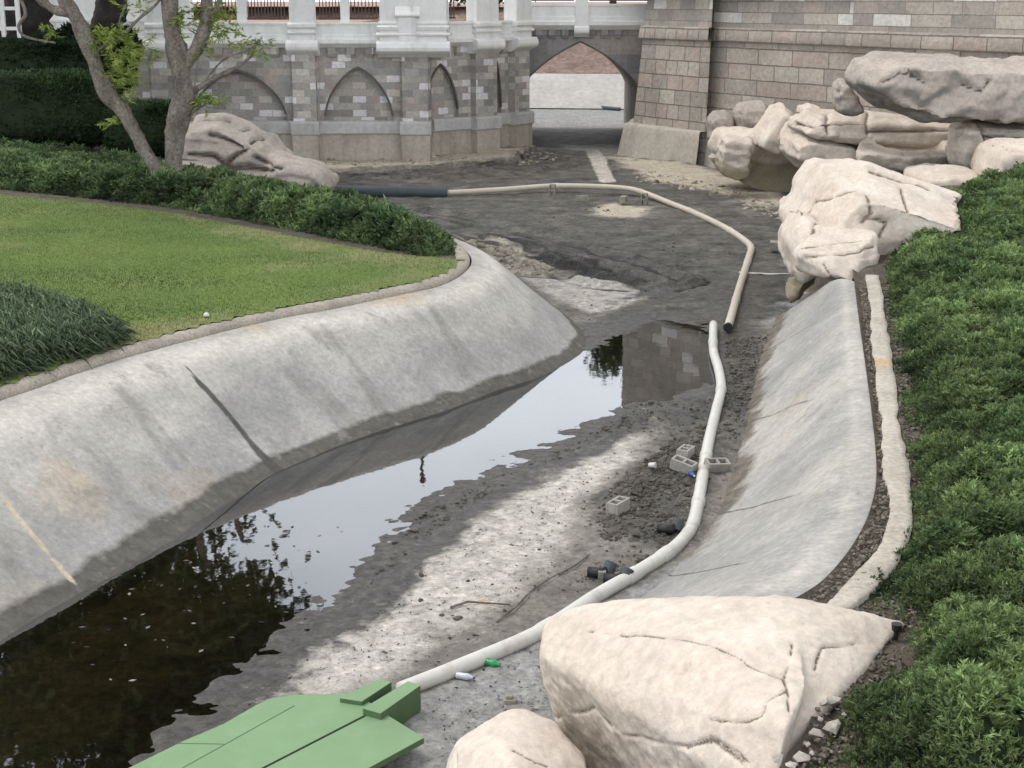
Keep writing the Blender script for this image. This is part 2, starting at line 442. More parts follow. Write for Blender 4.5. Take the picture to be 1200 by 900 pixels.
M_block_old = surface('dirty_block', (0.22, 0.205, 0.165), (0.33, 0.31, 0.255), 4.0, 30, 0.3, bump=0.6, bdist=0.01)
M_bark = surface('bark', (0.13, 0.11, 0.09), (0.27, 0.24, 0.205), 3.0, 13, 0.6, bump=1.0, bdist=0.08, stretch=(1, 1, 0.35))
M_bark_dark = surface('dark_bark', (0.035, 0.03, 0.026), (0.06, 0.052, 0.045), 2.5, 13, 0.4, bump=1.0, bdist=0.08)
M_clod = surface('mud_clods', (0.055, 0.05, 0.043), (0.16, 0.145, 0.12), 3.0, 25, 0.4, bump=0.8)
M_litter = surface('mulch_litter', (0.07, 0.055, 0.042), (0.24, 0.21, 0.17), 14.0, 30, 0.5, bump=0.5)
M_rubble = surface('pale_rubble', (0.22, 0.195, 0.155), (0.48, 0.44, 0.36), 5.0, 25, 0.35, bump=0.6)
M_chip = surface('stone_chips', (0.34, 0.31, 0.27), (0.50, 0.46, 0.41), 6.0, 25, 0.25, bump=0.6)
M_iron = plain('grey_iron', (0.06, 0.055, 0.05), 0.5, 0.4)

def water_material():
    t = NT('water')
    for l in list(t.t.links): t.t.links.remove(l)
    nz = t.noise(2.2, 3, 0.5)
    bp = t.n('ShaderNodeBump'); bp.inputs['Strength'].default_value = 0.05; bp.inputs['Distance'].default_value = 0.02
    t.L(nz, bp.inputs['Height'])
    gl = t.n('ShaderNodeBsdfGlossy'); gl.inputs['Roughness'].default_value = 0.02; gl.inputs['Color'].default_value = (0.95, 0.97, 1, 1)
    t.L(bp.outputs[0], gl.inputs['Normal'])
    tr = t.n('ShaderNodeBsdfTransparent'); tr.inputs['Color'].default_value = (0.62, 0.58, 0.46, 1)
    fr = t.n('ShaderNodeFresnel'); fr.inputs['IOR'].default_value = 2.1
    mx = t.n('ShaderNodeMixShader')
    t.L(fr.outputs[0], mx.inputs[0]); t.L(tr.outputs[0], mx.inputs[1]); t.L(gl.outputs[0], mx.inputs[2]); t.L(mx.outputs[0], t.out.inputs[0])
    return t.m
M_water = water_material()

# ------------------------------------------------------------------ LEFT BANK geometry
ZT = 1.70
LB = [((-420, 640), (-170, 870)), ((-200, 538), (0, 752)), ((0, 470), (175, 650)), ((100, 435), (258, 595)), ((185, 409), (330, 552)), ((300, 380), (430, 511)),
      ((400, 360), (520, 482)), ((470, 346), (583, 458)), ((515, 335), (640, 439)), ((540, 323), (682, 414)), ((552, 310), (688, 394)), ((550, 299), (664, 368)), ((540, 290), (622, 340))]
topL = [G(*a, ZT) for a, b in LB]; toeL = [G(*b, 0) for a, b in LB]
for (a, off) in [((520, 279), (1.6, 2.6)), ((480, 264), (1.5, 2.4)), ((430, 246), (1.3, 2.2)), ((385, 230), (1.2, 2.2)), ((330, 212), (0.8, 2.4)), ((250, 190), (0.3, 2.6)), ((120, 172), (0, 2.6)), ((-120, 160), (0, 2.6))]:
    p = G(*a, ZT); topL.append(p); toeL.append(Vector((p.x + off[0], p.y + off[1], 0)))
RB = [((870, 742), (700, 728)), ((920, 709), (742, 700)), ((965, 680), (778, 671)), ((1002, 635), (808, 636)), ((1022, 590), (832, 601)), ((1027, 545), (848, 560)),
      ((1021, 480), (864, 505)), ((1013, 420), (877, 455)), ((1006, 370), (890, 412)), ((1001, 330), (906, 372)), ((995, 295), (928, 343)), ((985, 270), (935, 320))]
topR = [G(*a, ZT) for a, b in RB]; toeR = [G(*b, 0) for a, b in RB]

PROF = [(0, 1.0), (0.06, 0.995), (0.13, 0.975), (0.2, 0.935), (0.3, 0.84), (0.45, 0.645), (0.7, 0.325), (0.9, 0.085), (1.0, 0.0), (1.1, -0.14)]
def bank_mesh(name, top, toe, n=620, nv=64):
    T = catmull(top, n); O = catmull(toe, n)
    s = np.linspace(0, 1.1, nv)
    zf = np.interp(s, [a for a, b in PROF], [b for a, b in PROF])
    k = np.ones(5) / 5
    zf[2:-2] = np.convolve(zf, k, 'valid')
    V = T[:, None, :] * (1 - s[None, :, None]) + O[:, None, :] * s[None, :, None]
    V[:, :, 2] = ZT * zf[None, :]
    P = V.reshape(-1, 3)
    seg = np.linalg.norm(np.diff(T, axis=0), axis=1); ua = np.repeat(np.concatenate([[0], np.cumsum(seg)]), nv)
    us = np.column_stack([ua, np.tile(s, n)])
    global STREAK
    STREAK = dict(streak=np.clip(fbm(us * [2.2, 1.6], 4, 120) * 2.0 - 0.35 + 0.5 * fbm(us * [0.3, 1.5], 3, 121), 0, 1) * sstep(.12, .3, us[:, 1]), bright=np.clip(fbm(us * [1.1, 2.2], 4, 130) * 2.0 - 0.5, 0, 1))
    P[:, 2] += (0.025 * fbm(P * 0.7, 3, 3) if n > 500 else 0.010 * fbm(P * 0.35, 2, 3)) + 0.005 * fbm(P * 5, 3, 9)
    sv = np.tile(s, n)
    return P, sv, grid_faces(n, nv)

P, sv, Fc = bank_mesh('concrete_bank', topL, toeL)
def pl(pts, z0, z1):
    n = len(pts); return [np.array(G(x, y, z0 + (z1 - z0) * i / (n - 1))) for i, (x, y) in enumerate(pts)]
# a joint runs straight down the slope: between the paired top and toe points
def joint(i0, fr, top, toe, n=620):
    T = catmull(top, n); O = catmull(toe, n); k = int((i0 + fr) / (len(top) - 1) * (n - 1))
    return [np.append((T[k] * (1 - q) + O[k] * q)[:2], 0) for q in (0, 0.5, 1.05)]
P2 = np.concatenate([P[:, :2], np.zeros((len(P), 1))], 1)
Pw = P2 + 0.10 * np.stack([fbm(P * 1.1, 3, 21), fbm(P * 1.1, 3, 22), np.zeros(len(P))], 1)
dj = line_dist(Pw, joint(4, 0.0, topL, toeL)); wj = np.interp(sv, [0, .15, .3, .4, .75, 1], [.02, .03, .045, .10, .10, .2])
dj2 = line_dist(Pw, joint(7, 0.0, topL, toeL)); dj4 = line_dist(Pw, joint(9.4, 0.0, topL, toeL))
dj3 = line_dist(Pw, joint(2, -0.45, topL, toeL))
att = dict(
    joint=np.clip(1.25 - dj / wj, 0, 1) + 0.45 * np.clip(1.3 - dj2 / 0.03, 0, 1) + 0.25 * np.clip(1.3 - dj4 / 0.03, 0, 1),
    caulk=np.clip(1.3 - dj3 / 0.055, 0, 1) + 0.6 * np.clip(1.3 - dj2 / 0.03, 0, 1) * (sv > .72),
    damp=sstep(0.84, 0.93, sv + 0.045 * fbm(P * 1.3, 4, 5)),
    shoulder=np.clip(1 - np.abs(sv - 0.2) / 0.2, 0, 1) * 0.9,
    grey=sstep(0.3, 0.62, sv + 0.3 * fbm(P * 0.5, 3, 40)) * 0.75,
    rust=np.clip(fbm(P * 0.42, 3, 31) * 1.6 - 0.25, 0, 1), mud=np.zeros(len(P)))
att.update(STREAK)
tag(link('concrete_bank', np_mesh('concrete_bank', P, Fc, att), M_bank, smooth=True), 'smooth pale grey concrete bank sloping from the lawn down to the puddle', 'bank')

P, sv, Fc = bank_mesh('concrete_bank', topR[:-2], toeR[:-2], 460, 64)
att = dict(joint=np.zeros(len(P)), caulk=np.zeros(len(P)), damp=0.35 * sstep(0.9, 1.0, sv), shoulder=np.clip(1 - np.abs(sv - 0.12) / 0.15, 0, 1) * 0.5,
           grey=0.62 + 0.5 * fbm(P * 0.45, 3, 44) - 0.35 * np.exp(-((sv - .08) / .06) ** 2), rust=0.75 * np.exp(-((sv - .55) / .28) ** 2) * np.interp(P[:, 1], [15, 19, 22], [0, .2, .8]) * (0.7 + fbm(P * 0.5, 3, 31)),
           mud=sstep(0.62, 1.0, sv + 0.16 * fbm(P * 1.2, 4, 15)) * np.interp(P[:, 1], [15, 18, 22], [0.1, 0.45, 1.0]))
for i0 in (2.0, 4.0, 6.2, 8.0):
    att['joint'] += 0.75 * np.clip(1.3 - line_dist(np.concatenate([P[:, :2], np.zeros((len(P), 1))], 1) + 0.05 * np.stack([fbm(P * 1.5, 3, 23), fbm(P * 1.5, 3, 24), np.zeros(len(P))], 1), joint(i0, 0, topR, toeR)) / 0.035, 0, 1) * sstep(0.2, .5, sv)
att.update({k_: v_ * (.35 if k_ == 'streak' else .15) for k_, v_ in STREAK.items()})
tag(link('concrete_bank', np_mesh('concrete_bank', P, Fc, att), M_bank, smooth=True), 'muddy-footed concrete bank sloping below the green ground cover on the right', 'bank')

# kerb round the lawn
kb = catmull(topL, 520)[:365]
prof = [(0.02, -0.06), (0.02, 0.05), (-0.02, 0.105), (-0.09, 0.135), (-0.19, 0.135), (-0.26, 0.11), (-0.29, 0.05), (-0.29, -0.10)]
V = []
for i in range(len(kb)):
    d = kb[min(i + 1, len(kb) - 1)] - kb[max(i - 1, 0)]; d /= np.linalg.norm(d)
    nrm = np.array([d[1], -d[0], 0])
    for a, b in prof:
        V.append(kb[i] + nrm * (a - 0.06) + np.array([0, 0, b]))
V = np.array(V); V += 0.012 * np.stack([fbm(V * 4, 3, s) for s in (1, 2, 3)], 1)
tag(link('lawn_kerb', np_mesh('lawn_kerb', V, grid_faces(len(kb), len(prof))), M_kerb, smooth=True), 'long curved rough stone kerb edging the lawn above the left bank', 'kerb')

# ------------------------------------------------------------------ garden ground on the left
ring = [tuple(p[:2]) for p in catmull(topL, 260)]
ring = [(x - 0.28 * 0, y) for x, y in ring] + [(-60, ring[-1][1]), (-60, ring[0][1])]
def sheet(name, ring, z, m, attrs=None, cell=None):
    me = bpy.data.meshes.new(name); bm = bmesh.new()
    f = bm.faces.new([bm.verts.new((x, y, z)) for x, y in ring])
    bmesh.ops.triangulate(bm, faces=[f]); bmesh.ops.recalc_face_normals(bm, faces=bm.faces)
    if bm.faces and sum(f.normal.z for f in bm.faces) < 0: bmesh.ops.reverse_faces(bm, faces=bm.faces)
    bm.to_mesh(me); bm.free()
    return link(name, me, m)
kin = []
for i in range(0, len(kb), 3):
    d = kb[min(i + 1, len(kb) - 1)] - kb[max(i - 1, 0)]; d /= np.linalg.norm(d)
    kin.append((kb[i][0] - d[1] * 0.25, kb[i][1] + d[0] * 0.25))
full = catmull(topL, 520)[365:]
ring = kin + [tuple(p[:2]) for p in full[::3]] + [(-60, full[-1][1]), (-60, kin[0][1])]
tag(sheet('garden_ground', ring, 1.74, M_soil), 'brown mulch ground of the garden bed on the left', None, None, 'structure')

# lawn as a fine sheet inside its outline
lawn_back = gp([(-140, 222), (0, 228), (100, 237), (200, 249), (300, 268), (400, 288), (470, 299), (545, 304)], 1.85)
lawn_poly = np.array([k for k in kin] + [tuple(p) for p in lawn_back[::-1]])
keep = poly_sd(np.array(kin), np.vstack([lawn_back[::-1], gp([(-140, 222)], 1.85), [[-30, 45], [-30, 10], [20, 10], [20, lawn_back[-1][1]]]])) < 0
lawn_poly = np.array([k for k, q in zip(kin, keep) if q] + [tuple(p) for p in lawn_back[::-1]])
xs = np.arange(-26, 0.5, 0.16); ys = np.arange(12, 45, 0.16)
X, Y = np.meshgrid(xs, ys); Q = np.stack([X.ravel(), Y.ravel()], 1)
sd = poly_sd(Q, lawn_poly)
msk = sd < 0.14
z = 1.85 + 0.04 * fbm(Q * 0.35, 3, 8) * sstep(0, -1.0, sd)
dry = 0.55 * np.exp(-((sd + 0.4) / 0.8) ** 2) + 0.9 * np.clip(fbm(Q * 0.33, 3, 5) * 1.5 - 0.2, 0, 1)
for c, r in [((180, 385), 1.0), ((330, 312), 1.3), ((290, 272), 1.6), ((440, 305), 1.6)]:
    g = G(*c, 1.85); dry += 0.5 * np.exp(-((Q[:, 0] - g.x) ** 2 + (Q[:, 1] - g.y) ** 2) / r ** 2)
Fl = grid_faces(len(ys), len(xs)); Fl = Fl[msk[Fl].all(1)]
lawn = link('lawn', np_mesh('lawn', np.column_stack([Q, z]), Fl, dict(dry=dry)), M_lawn, smooth=True)
tag(lawn, 'mown green lawn between the kerb and the juniper bed', None, None, 'structure')

# ------------------------------------------------------------------ blades and leaves
def tri_blades(pos, dirs, length, width, cols, bend=None):
    """thin triangles; returns V, F, C"""
    n = len(pos)
    rnd = RNG.normal(size=(n, 3))
    side = np.cross(dirs, rnd); side /= np.linalg.norm(side, axis=1, keepdims=True) + 1e-9
    w = np.asarray(width)[:, None] * 0.5 * np.ones((n, 1)) if np.ndim(width) else width * 0.5
    L = np.asarray(length)[:, None] if np.ndim(length) else length
    tip = pos + dirs * L
    if bend is not None: tip = tip + bend
    V = np.stack([pos - side * w, pos + side * w, tip], 1).reshape(-1, 3)
    Fc = np.arange(3 * n).reshape(-1, 3)
    return V, Fc, np.repeat(cols, 3, axis=0)

def unit(a): return a / (np.linalg.norm(a, axis=1, keepdims=True) + 1e-9)

def leaf_quads(pos, dirs, L, W, cols):
    n = len(pos)
    side = unit(np.cross(dirs, RNG.normal(size=(n, 3))))
    nrm = np.cross(side, dirs)
    L = np.broadcast_to(np.asarray(L, float), (n,))[:, None]; W = np.broadcast_to(np.asarray(W, float), (n,))[:, None]
    V = np.stack([pos, pos + dirs * L * 0.5 + side * W * 0.5 + nrm * L * 0.06, pos + dirs * L, pos + dirs * L * 0.5 - side * W * 0.5 + nrm * L * 0.06], 1).reshape(-1, 3)
    return V, np.arange(4 * n).reshape(-1, 4), np.repeat(cols, 4, axis=0)

def sprays(pos, dirs, L, cols, leaflets=7, wid=0.16, spread=0.55, tipb=1.6):
    """flat feathery sprays: a stem blade and side leaflets"""
    n = len(pos)
    side = unit(np.cross(dirs, RNG.normal(size=(n, 3)) * 0.6 + np.array([0, 0, 1.0])))
    Vs, Cs = [], []
    Lc = L[:, None]
    w = side * (L * wid * 0.5)[:, None]
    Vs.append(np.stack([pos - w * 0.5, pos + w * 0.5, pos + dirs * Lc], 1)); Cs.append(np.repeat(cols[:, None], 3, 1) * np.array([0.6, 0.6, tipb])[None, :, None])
    for k in range(leaflets - 1):
        f = 0.15 + 0.7 * k / (leaflets - 1)
        sg = 1 if k % 2 else -1
        d = unit(dirs * 0.75 + side * sg * spread + RNG.normal(size=(n, 3)) * 0.22)
        b = pos + dirs * Lc * f
        l = Lc * (0.55 - 0.25 * f) * RNG.uniform(0.8, 1.25, (n, 1))
        ww = np.cross(d, unit(RNG.normal(size=(n, 3)))) * (Lc * wid * 0.5)
        Vs.append(np.stack([b - ww, b + ww, b + d * l], 1))
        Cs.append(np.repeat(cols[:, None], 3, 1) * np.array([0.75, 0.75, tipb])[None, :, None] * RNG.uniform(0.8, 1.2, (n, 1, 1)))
    V = np.concatenate(Vs).reshape(-1, 3); C = np.concatenate(Cs).reshape(-1, 3)
    return V, np.arange(len(V)).reshape(-1, 3), C

def rand_in_poly(poly, n, wfun=None):
    poly = np.asarray(poly); lo, hi = poly.min(0), poly.max(0)
    out = np.zeros((0, 2))
    while len(out) < n:
        q = RNG.uniform(lo, hi, (n * 3, 2))
        q = q[poly_sd(q, poly) < 0]
        if wfun is not None: q = q[RNG.uniform(0, 1, len(q)) < wfun(q)]
        out = np.vstack([out, q])
    return out[:n]

# lawn blades
q = rand_in_poly(lawn_poly, 110000, lambda q: np.clip((24 / q[:, 1]) ** 1.5, 0, 1))
sdq = poly_sd(q, lawn_poly)
bz = 1.85 + 0.04 * fbm(q * 0.35, 3, 8) * sstep(0, -1.0, sdq)
d = unit(np.column_stack([RNG.normal(0, .45, (len(q), 2)), np.ones(len(q))]))
cv = 1.4 * fbm(q * np.array([0.22, 0.4]), 3, 77) + 0.3 * np.sin(q[:, 1] * 2.2 + q[:, 0] * .5)
dr = np.clip(fbm(q * 0.33, 3, 5) * 1.4 - 0.1 + 0.5 * np.exp(-((sdq + 0.3) / 0.7) ** 2), 0, 1)[:, None] * 0.75
c = np.array([0.105, 0.163, 0.036]) * (1 - dr) + np.array([0.27, 0.24, 0.11]) * dr
c = c * (1 + 0.5 * cv[:, None]) * RNG.uniform(0.7, 1.35, (len(q), 1))
V, Fc, C = tri_blades(np.column_stack([q, bz - 0.005]), d, RNG.uniform(.03, .06, len(q)), RNG.uniform(.008, .018, len(q)), c)
tag(link('grass', np_mesh('grass', V, Fc, cols=C), M_leaf), 'short mown grass blades covering the lawn', 'grass', None, 'stuff')

# ------------------------------------------------------------------ juniper ground cover
def juniper(name, poly, zfun, hmax, n, seed, wfun, dens_L, dark, light, label, cell=0.14, lump=1.0, edge=0.9):
    poly = np.asarray(poly); lo, hi = poly.min(0) - 0.3, poly.max(0) + 0.3
    def height(Q):
        sd = poly_sd(Q, poly)
        e = sstep(0.05, -edge, sd + 0.35 * fbm(Q * 1.1, 3, seed))
        wq = Q + 0.18 * np.stack([fbm(Q * 1.3, 2, seed + 3), fbm(Q * 1.3, 2, seed + 4)], 1)
        b1 = np.clip(np.abs(fbm(wq * 0.75 * lump, 2, seed + 1)) * 2.6, 0, 1)
        b2 = np.clip(np.abs(fbm(wq * 2.0 * lump, 2, seed + 2)) * 2.6, 0, 1)
        b3 = fbm(Q * 0.3, 2, seed + 5)
        gap = sstep(0.26, 0.55, fbm(Q * 0.8, 2, seed + 9))
        puff = 0.5 * b1 + 0.5 * b2
        return zfun(Q) + hmax * (0.30 + 0.42 * b1 + 0.34 * b2 + 0.25 * b3) * e * (1 - 0.75 * gap), sd, e, puff * (1 - 0.5 * gap)
    xs = np.arange(lo[0], hi[0], cell); ys = np.arange(lo[1], hi[1], cell)
    X, Y = np.meshgrid(xs, ys); Q = np.stack([X.ravel(), Y.ravel()], 1)
    z, sd, e, _ = height(Q)
    Fc = grid_faces(len(ys), len(xs)); Fc = Fc[(sd < 0.0)[Fc].all(1)]
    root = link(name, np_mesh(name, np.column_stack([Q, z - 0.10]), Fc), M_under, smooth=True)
    tag(root, label, 'ground cover', None, 'stuff')
    q = rand_in_poly(poly, n, wfun)
    z, sd, e, puff = height(q)
    h = 0.06
    zx = height(q + [h, 0])[0]; zy = height(q + [0, h])[0]
    nrm = unit(np.column_stack([-(zx - z) / h, -(zy - z) / h, np.ones(n) * 0.9]))
    d = unit(nrm * 0.62 + RNG.normal(size=(n, 3)) * np.array([0.55, 0.55, 0.28]) + np.array([0.12, -0.10, 0.05]))
    pos = np.column_stack([q, z - RNG.uniform(0.03, 0.13, n)])
    v = (0.22 + 1.25 * puff)[:, None] * (1 + 0.3 * fbm(q * 0.8, 3, seed + 6))[:, None] * RNG.uniform(0.5, 1.5, (n, 1))  # hollows between clumps tinted darker: shade put into the leaf colour
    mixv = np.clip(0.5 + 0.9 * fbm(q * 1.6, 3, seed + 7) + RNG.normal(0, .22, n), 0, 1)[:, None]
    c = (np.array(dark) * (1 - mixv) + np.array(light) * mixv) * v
    L = dens_L * RNG.uniform(0.7, 1.35, n) * (0.55 + 0.45 * np.clip(e, 0, 1)) * np.clip((q[:, 1] / 22), 0.85, 1.5)
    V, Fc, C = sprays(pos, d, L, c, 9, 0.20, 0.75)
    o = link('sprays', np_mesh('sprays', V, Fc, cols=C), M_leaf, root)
    o['kind'] = 'stuff'
    return root

cR = catmull(topR, 300)
yR, xR = cR[:, 1], cR[:, 0]
def gz_right(Q):
    off = Q[:, 0] - np.interp(Q[:, 1], yR, xR)
    return 1.72 + 0.055 * np.clip(off - 0.8, 0, 30)
# right-hand terrain
offs = np.concatenate([np.linspace(0.0, 3, 40), np.linspace(3.2, 12, 45), [20, 45]])
rows = catmull(topR, 420)
near = np.array([tuple(G(x, y, 1.72)) for x, y in [(925, 1150), (928, 1000), (935, 900), (948, 850), (960, 800), (965, 760), (950, 725)]])
rows = np.vstack([catmull(near, 60), rows[rows[:, 1] > near[-1][1] + .25]])
back = [(rows[-1][0] + 0.4 * k, rows[-1][1] + 1.0 * k) for k in range(1, 14)]
R2 = np.vstack([rows[:, :2], np.array(back)])
yR, xR = R2[:, 1], R2[:, 0]
Q = np.stack([(R2[:, 0][:, None] + offs[None, :]).ravel(), np.repeat(R2[:, 1], len(offs))], 1)
z = gz_right(Q) + 0.03 * fbm(Q * 1.6, 4, 6) * sstep(0, .3, np.tile(offs, len(R2)))
z = z - 0.10 * np.exp(-((np.tile(offs, len(R2)) - 0.14) / 0.09) ** 2)
tag(link('garden_ground', np_mesh('garden_ground', np.column_stack([Q, z]), grid_faces(len(R2), len(offs))), M_soil, smooth=True), 'dark mulch soil beside the right bank', None, None, 'structure')

jr = gp([(1215, 200), (1140, 216), (1085, 235), (1040, 274), (1040, 320), (1040, 380), (1050, 440), (1064, 500), (1067, 560), (1058, 600), (1010, 640), (998, 690), (1040, 722), (1022, 770), (980, 832), (952, 880), (925, 960), (1500, 960), (1460, 300)], 1.82)
juniper('juniper_ground_cover', jr, gz_right, 0.50, 140000, 100, lambda q: np.clip((17 / q[:, 1]) ** 1.2, 0, 1) * ((q[:, 0] / q[:, 1]) < 0.42), 0.125,
        (0.044, 0.079, 0.030), (0.150, 0.208, 0.078), 'dense bright green juniper ground cover filling the right side of the slope')
jl = gp([(-160, 172), (0, 179), (100, 187), (200, 203), (300, 219), (395, 238), (470, 259), (528, 283), (541, 295), (500, 299), (400, 279), (300, 259), (200, 241), (100, 230), (0, 220), (-160, 213)], 1.8)
juniper('juniper_ground_cover', jl, lambda Q: np.full(len(Q), 1.76), 0.55, 36000, 300, lambda q: (np.abs(q[:, 0] / q[:, 1]) < 0.40) * 1.0, 0.20,
        (0.040, 0.072, 0.030), (0.125, 0.180, 0.070), 'dark green juniper bed behind the lawn and around the forked tree', 0.22, 0.7, 1.0)

# pale footing strip beside the bank
cl = catmull([G(x, y, 1.78) for x, y in [(1022, 322), (1027, 350), (1031, 390), (1037, 435), (1043, 490), (1050, 545), (1056, 600), (1043, 645), (1008, 685), (975, 715), (930, 750)]], 160)
V = []; rust = []
gr = G(1034, 425, 1.78)
for i, p in enumerate(cl):
    d = cl[min(i + 1, len(cl) - 1)] - cl[max(i - 1, 0)]; d /= np.linalg.norm(d); nr = np.array([d[1], -d[0], 0])
    w = 0.135 + 0.06 * mnoise.noise((i * .07, 3, 1)) + 0.03 * mnoise.noise((i * .31, 5, 2))
    for a, zz in ((-1.02, -0.12), (-1, -0.005), (-.5, .0), (0, .002), (.5, .0), (1, -0.005), (1.02, -.12)):
        V.append(p + nr * w * a + np.array([0, 0, zz])); rust.append(max(0, 1 - abs(p[1] - gr.y) / 0.6))
tag(link('footing_strip', np_mesh('footing_strip', np.array(V), grid_faces(len(cl), 7), dict(rust=np.array(rust))), M_strip), 'narrow pale stone strip between the right bank and the juniper', 'kerb')

# ------------------------------------------------------------------ MOAT FLOOR
dys = [11.0]
while dys[-1] < 120: dys.append(dys[-1] + max(0.05, dys[-1] ** 2 / (H * F) * 0.75))
ys = np.array(dys); xs = np.concatenate([np.arange(-26, -9, 0.5), np.arange(-9, 11, 0.075), np.arange(11, 30, 0.5)])
X, Y = np.meshgrid(xs, ys); Q = np.stack([X.ravel(), Y.ravel()], 1)
wob = Q + 0.25 * np.stack([fbm(Q * 0.9, 4, 61), fbm(Q * 0.9, 4, 62)], 1)
def reg(pts, soft=0.5, w=True):
    return sstep(soft, -soft, poly_sd(wob if w else Q, gp(pts)))
water_px = [(-260, 960), (100, 960), (190, 868), (262, 800), (330, 742), (398, 690), (440, 645), (492, 592), (560, 556), (640, 520), (700, 492), (745, 478), (790, 484), (838, 476), (846, 430), (842, 396), (826, 381), (780, 377), (745, 378), (730, 384), (712, 390), (699, 398), (690, 412), (600, 440), (300, 520), (-260, 780)]
sdw = poly_sd(Q + 0.09 * np.stack([fbm(Q * 1.3, 4, 71), fbm(Q * 1.3, 4, 72)], 1), gp(water_px))
nz = fbm(Q * 2.2, 5, 81)
zf = np.where(sdw < 0, np.maximum(sdw * 0.09, -0.20), np.minimum(sdw * 0.05, 0.07))
zf = zf + 0.026 * nz * np.interp(np.abs(sdw), [0, 0.8], [0.9, 0.7]) + 0.020 * fbm(Q * 6, 3, 83) + 0.004
mudfar = reg([(380, 205), (560, 196), (650, 172), (760, 190), (800, 215), (930, 245), (960, 330), (905, 380), (870, 440), (850, 500), (700, 520), (735, 470), (735, 420), (700, 405), (690, 375), (750, 350), (765, 333), (660, 322), (560, 290), (380, 245)], 0.9)
mudstrip = reg([(745, 470), (830, 455), (890, 440), (880, 500), (840, 580), (815, 640), (760, 655), (690, 640), (690, 590), (735, 560), (770, 520), (700, 520)], 0.5)
pale = np.maximum(reg([(790, 488), (770, 515), (720, 560), (680, 600), (650, 650), (610, 700), (540, 740), (450, 800), (380, 850), (250, 900), (215, 880), (300, 800), (395, 725), (500, 640), (600, 585), (680, 535)], 0.5),
                  reg([(612, 329), (680, 327), (745, 342), (757, 352), (720, 366), (690, 369), (650, 352)], 0.4))
sand = np.maximum.reduce([reg([(690, 248), (720, 240), (762, 246), (752, 256), (712, 257)], 0.9), reg([(545, 278), (600, 290), (660, 318), (640, 327), (590, 322)], 0.9),
                          reg([(715, 190), (800, 196), (880, 215), (935, 240), (900, 246), (840, 226), (760, 214)], 1.3), reg([(330, 185), (560, 184), (620, 178), (600, 192), (500, 198), (330, 203)], 1.2)])
grey = np.maximum(reg([(480, 830), (640, 745), (760, 690), (800, 660), (840, 640), (860, 800), (700, 960), (420, 960)], 0.4), reg([(600, 100), (760, 100), (735, 160), (700, 185), (660, 180), (612, 158)], 3.0))
grey = np.maximum(grey, reg([(880, 345), (935, 330), (960, 350), (880, 400)], .8) * .9)
mud = np.clip(np.maximum(mudfar * (0.78 + 0.3 * fbm(Q * np.array([.25, .15]), 3, 210)), mudstrip * 0.8), 0, 1) * (1 - 0.9 * np.clip(sand, 0, 1)) * (1 - np.clip(pale, 0, 1) * .8)
mud = np.maximum(mud, reg([(610, 155), (735, 160), (760, 168), (690, 172), (640, 168)], 1.5))
streakwhite = sstep(.5, .2, line_dist(Q, list(gp([(693, 175), (712, 215)]))))
tracks = [[(400, 236), (520, 258), (600, 276), (700, 305), (772, 332)], [(400, 243), (500, 268), (580, 287), (660, 312), (735, 333)], [(430, 255), (520, 278), (590, 298), (650, 318)], [(640, 195), (560, 205), (430, 208)], [(630, 188), (520, 198), (400, 205)]]
dt = np.full(len(Q), 1e9); rut = np.zeros(len(Q)); rid = np.zeros(len(Q))
Qt = Q + 0.35 * np.stack([fbm(Q * 0.6, 3, 91), fbm(Q * 0.6, 3, 92)], 1)
for k, tr in enumerate(tracks):
    dd = line_dist(Qt, list(gp(tr)))
    dt = np.minimum(dt, dd)
    ph = np.abs(((dd + 0.25 * fbm(Q * 0.8, 3, 93 + k)) % 0.95) - 0.475) / 0.475
    inn = sstep(1.9, 1.1, dd) * (Q[:, 1] > 34) * (0.45 + 0.9 * np.clip(fbm(Q * 0.5, 3, 190 + k) + .35, 0, 1))
    rut = np.maximum(rut, 1.25 * inn * sstep(0.5, 0.0, ph)); rid = np.maximum(rid, inn * sstep(0.6, 1.0, ph))
zf += 0.11 * rid - 0.09 * rut
track = rut
track = np.maximum(track, 0.85 * reg([(618, 296), (690, 312), (775, 336), (760, 342), (690, 332), (640, 318)], .7))
zf += mudstrip * (0.05 + 0.09 * np.clip(fbm(Q * 1.8, 4, 95), -.3, 1)) + 0.05 * mudfar * np.clip(fbm(Q * 0.8, 4, 96), -.2, 1)
wet = sstep(1.55, 0.25, sdw + 0.35 * fbm(Q * 1.6, 4, 97)) * (Q[:, 1] < 36) + 0.5 * reg([(490, 600), (650, 535), (730, 490), (790, 500), (740, 520), (650, 560), (560, 605), (480, 690), (420, 740)], 0.5)
wet = np.clip(np.maximum(wet, 0.9 * reg([(690, 372), (760, 338), (860, 345), (900, 320), (880, 370), (850, 400), (820, 352), (735, 355)], 0.6)), 0, 1)
zf += sstep(62, 72, Q[:, 1]) * 0.25 * (sand > .3)
pale = np.maximum(pale, streakwhite) * (1 - 0.75 * np.clip(mudstrip, 0, 1))
tag(link('moat_floor', np_mesh('moat_floor', np.column_stack([Q, zf]), grid_faces(len(ys), len(xs)), dict(pale=pale, sand=sand, grey=grey, mud=mud * (1 - streakwhite), track=track, wet=wet * (1 - .85 * sstep(-.02, -.12, zf)), bed=sstep(-.0, -.06, zf))), M_floor, smooth=True), 'drained moat floor of mud and pale concrete', None, None, 'structure')
tag(link('water', np_mesh('water', np.array([(-12, 9, 0), (8, 9, 0), (8, 52, 0), (-12, 52, 0)]), np.array([[0, 1, 2, 3]])), M_water), 'still shallow puddle reflecting the sky', None, None, 'structure')
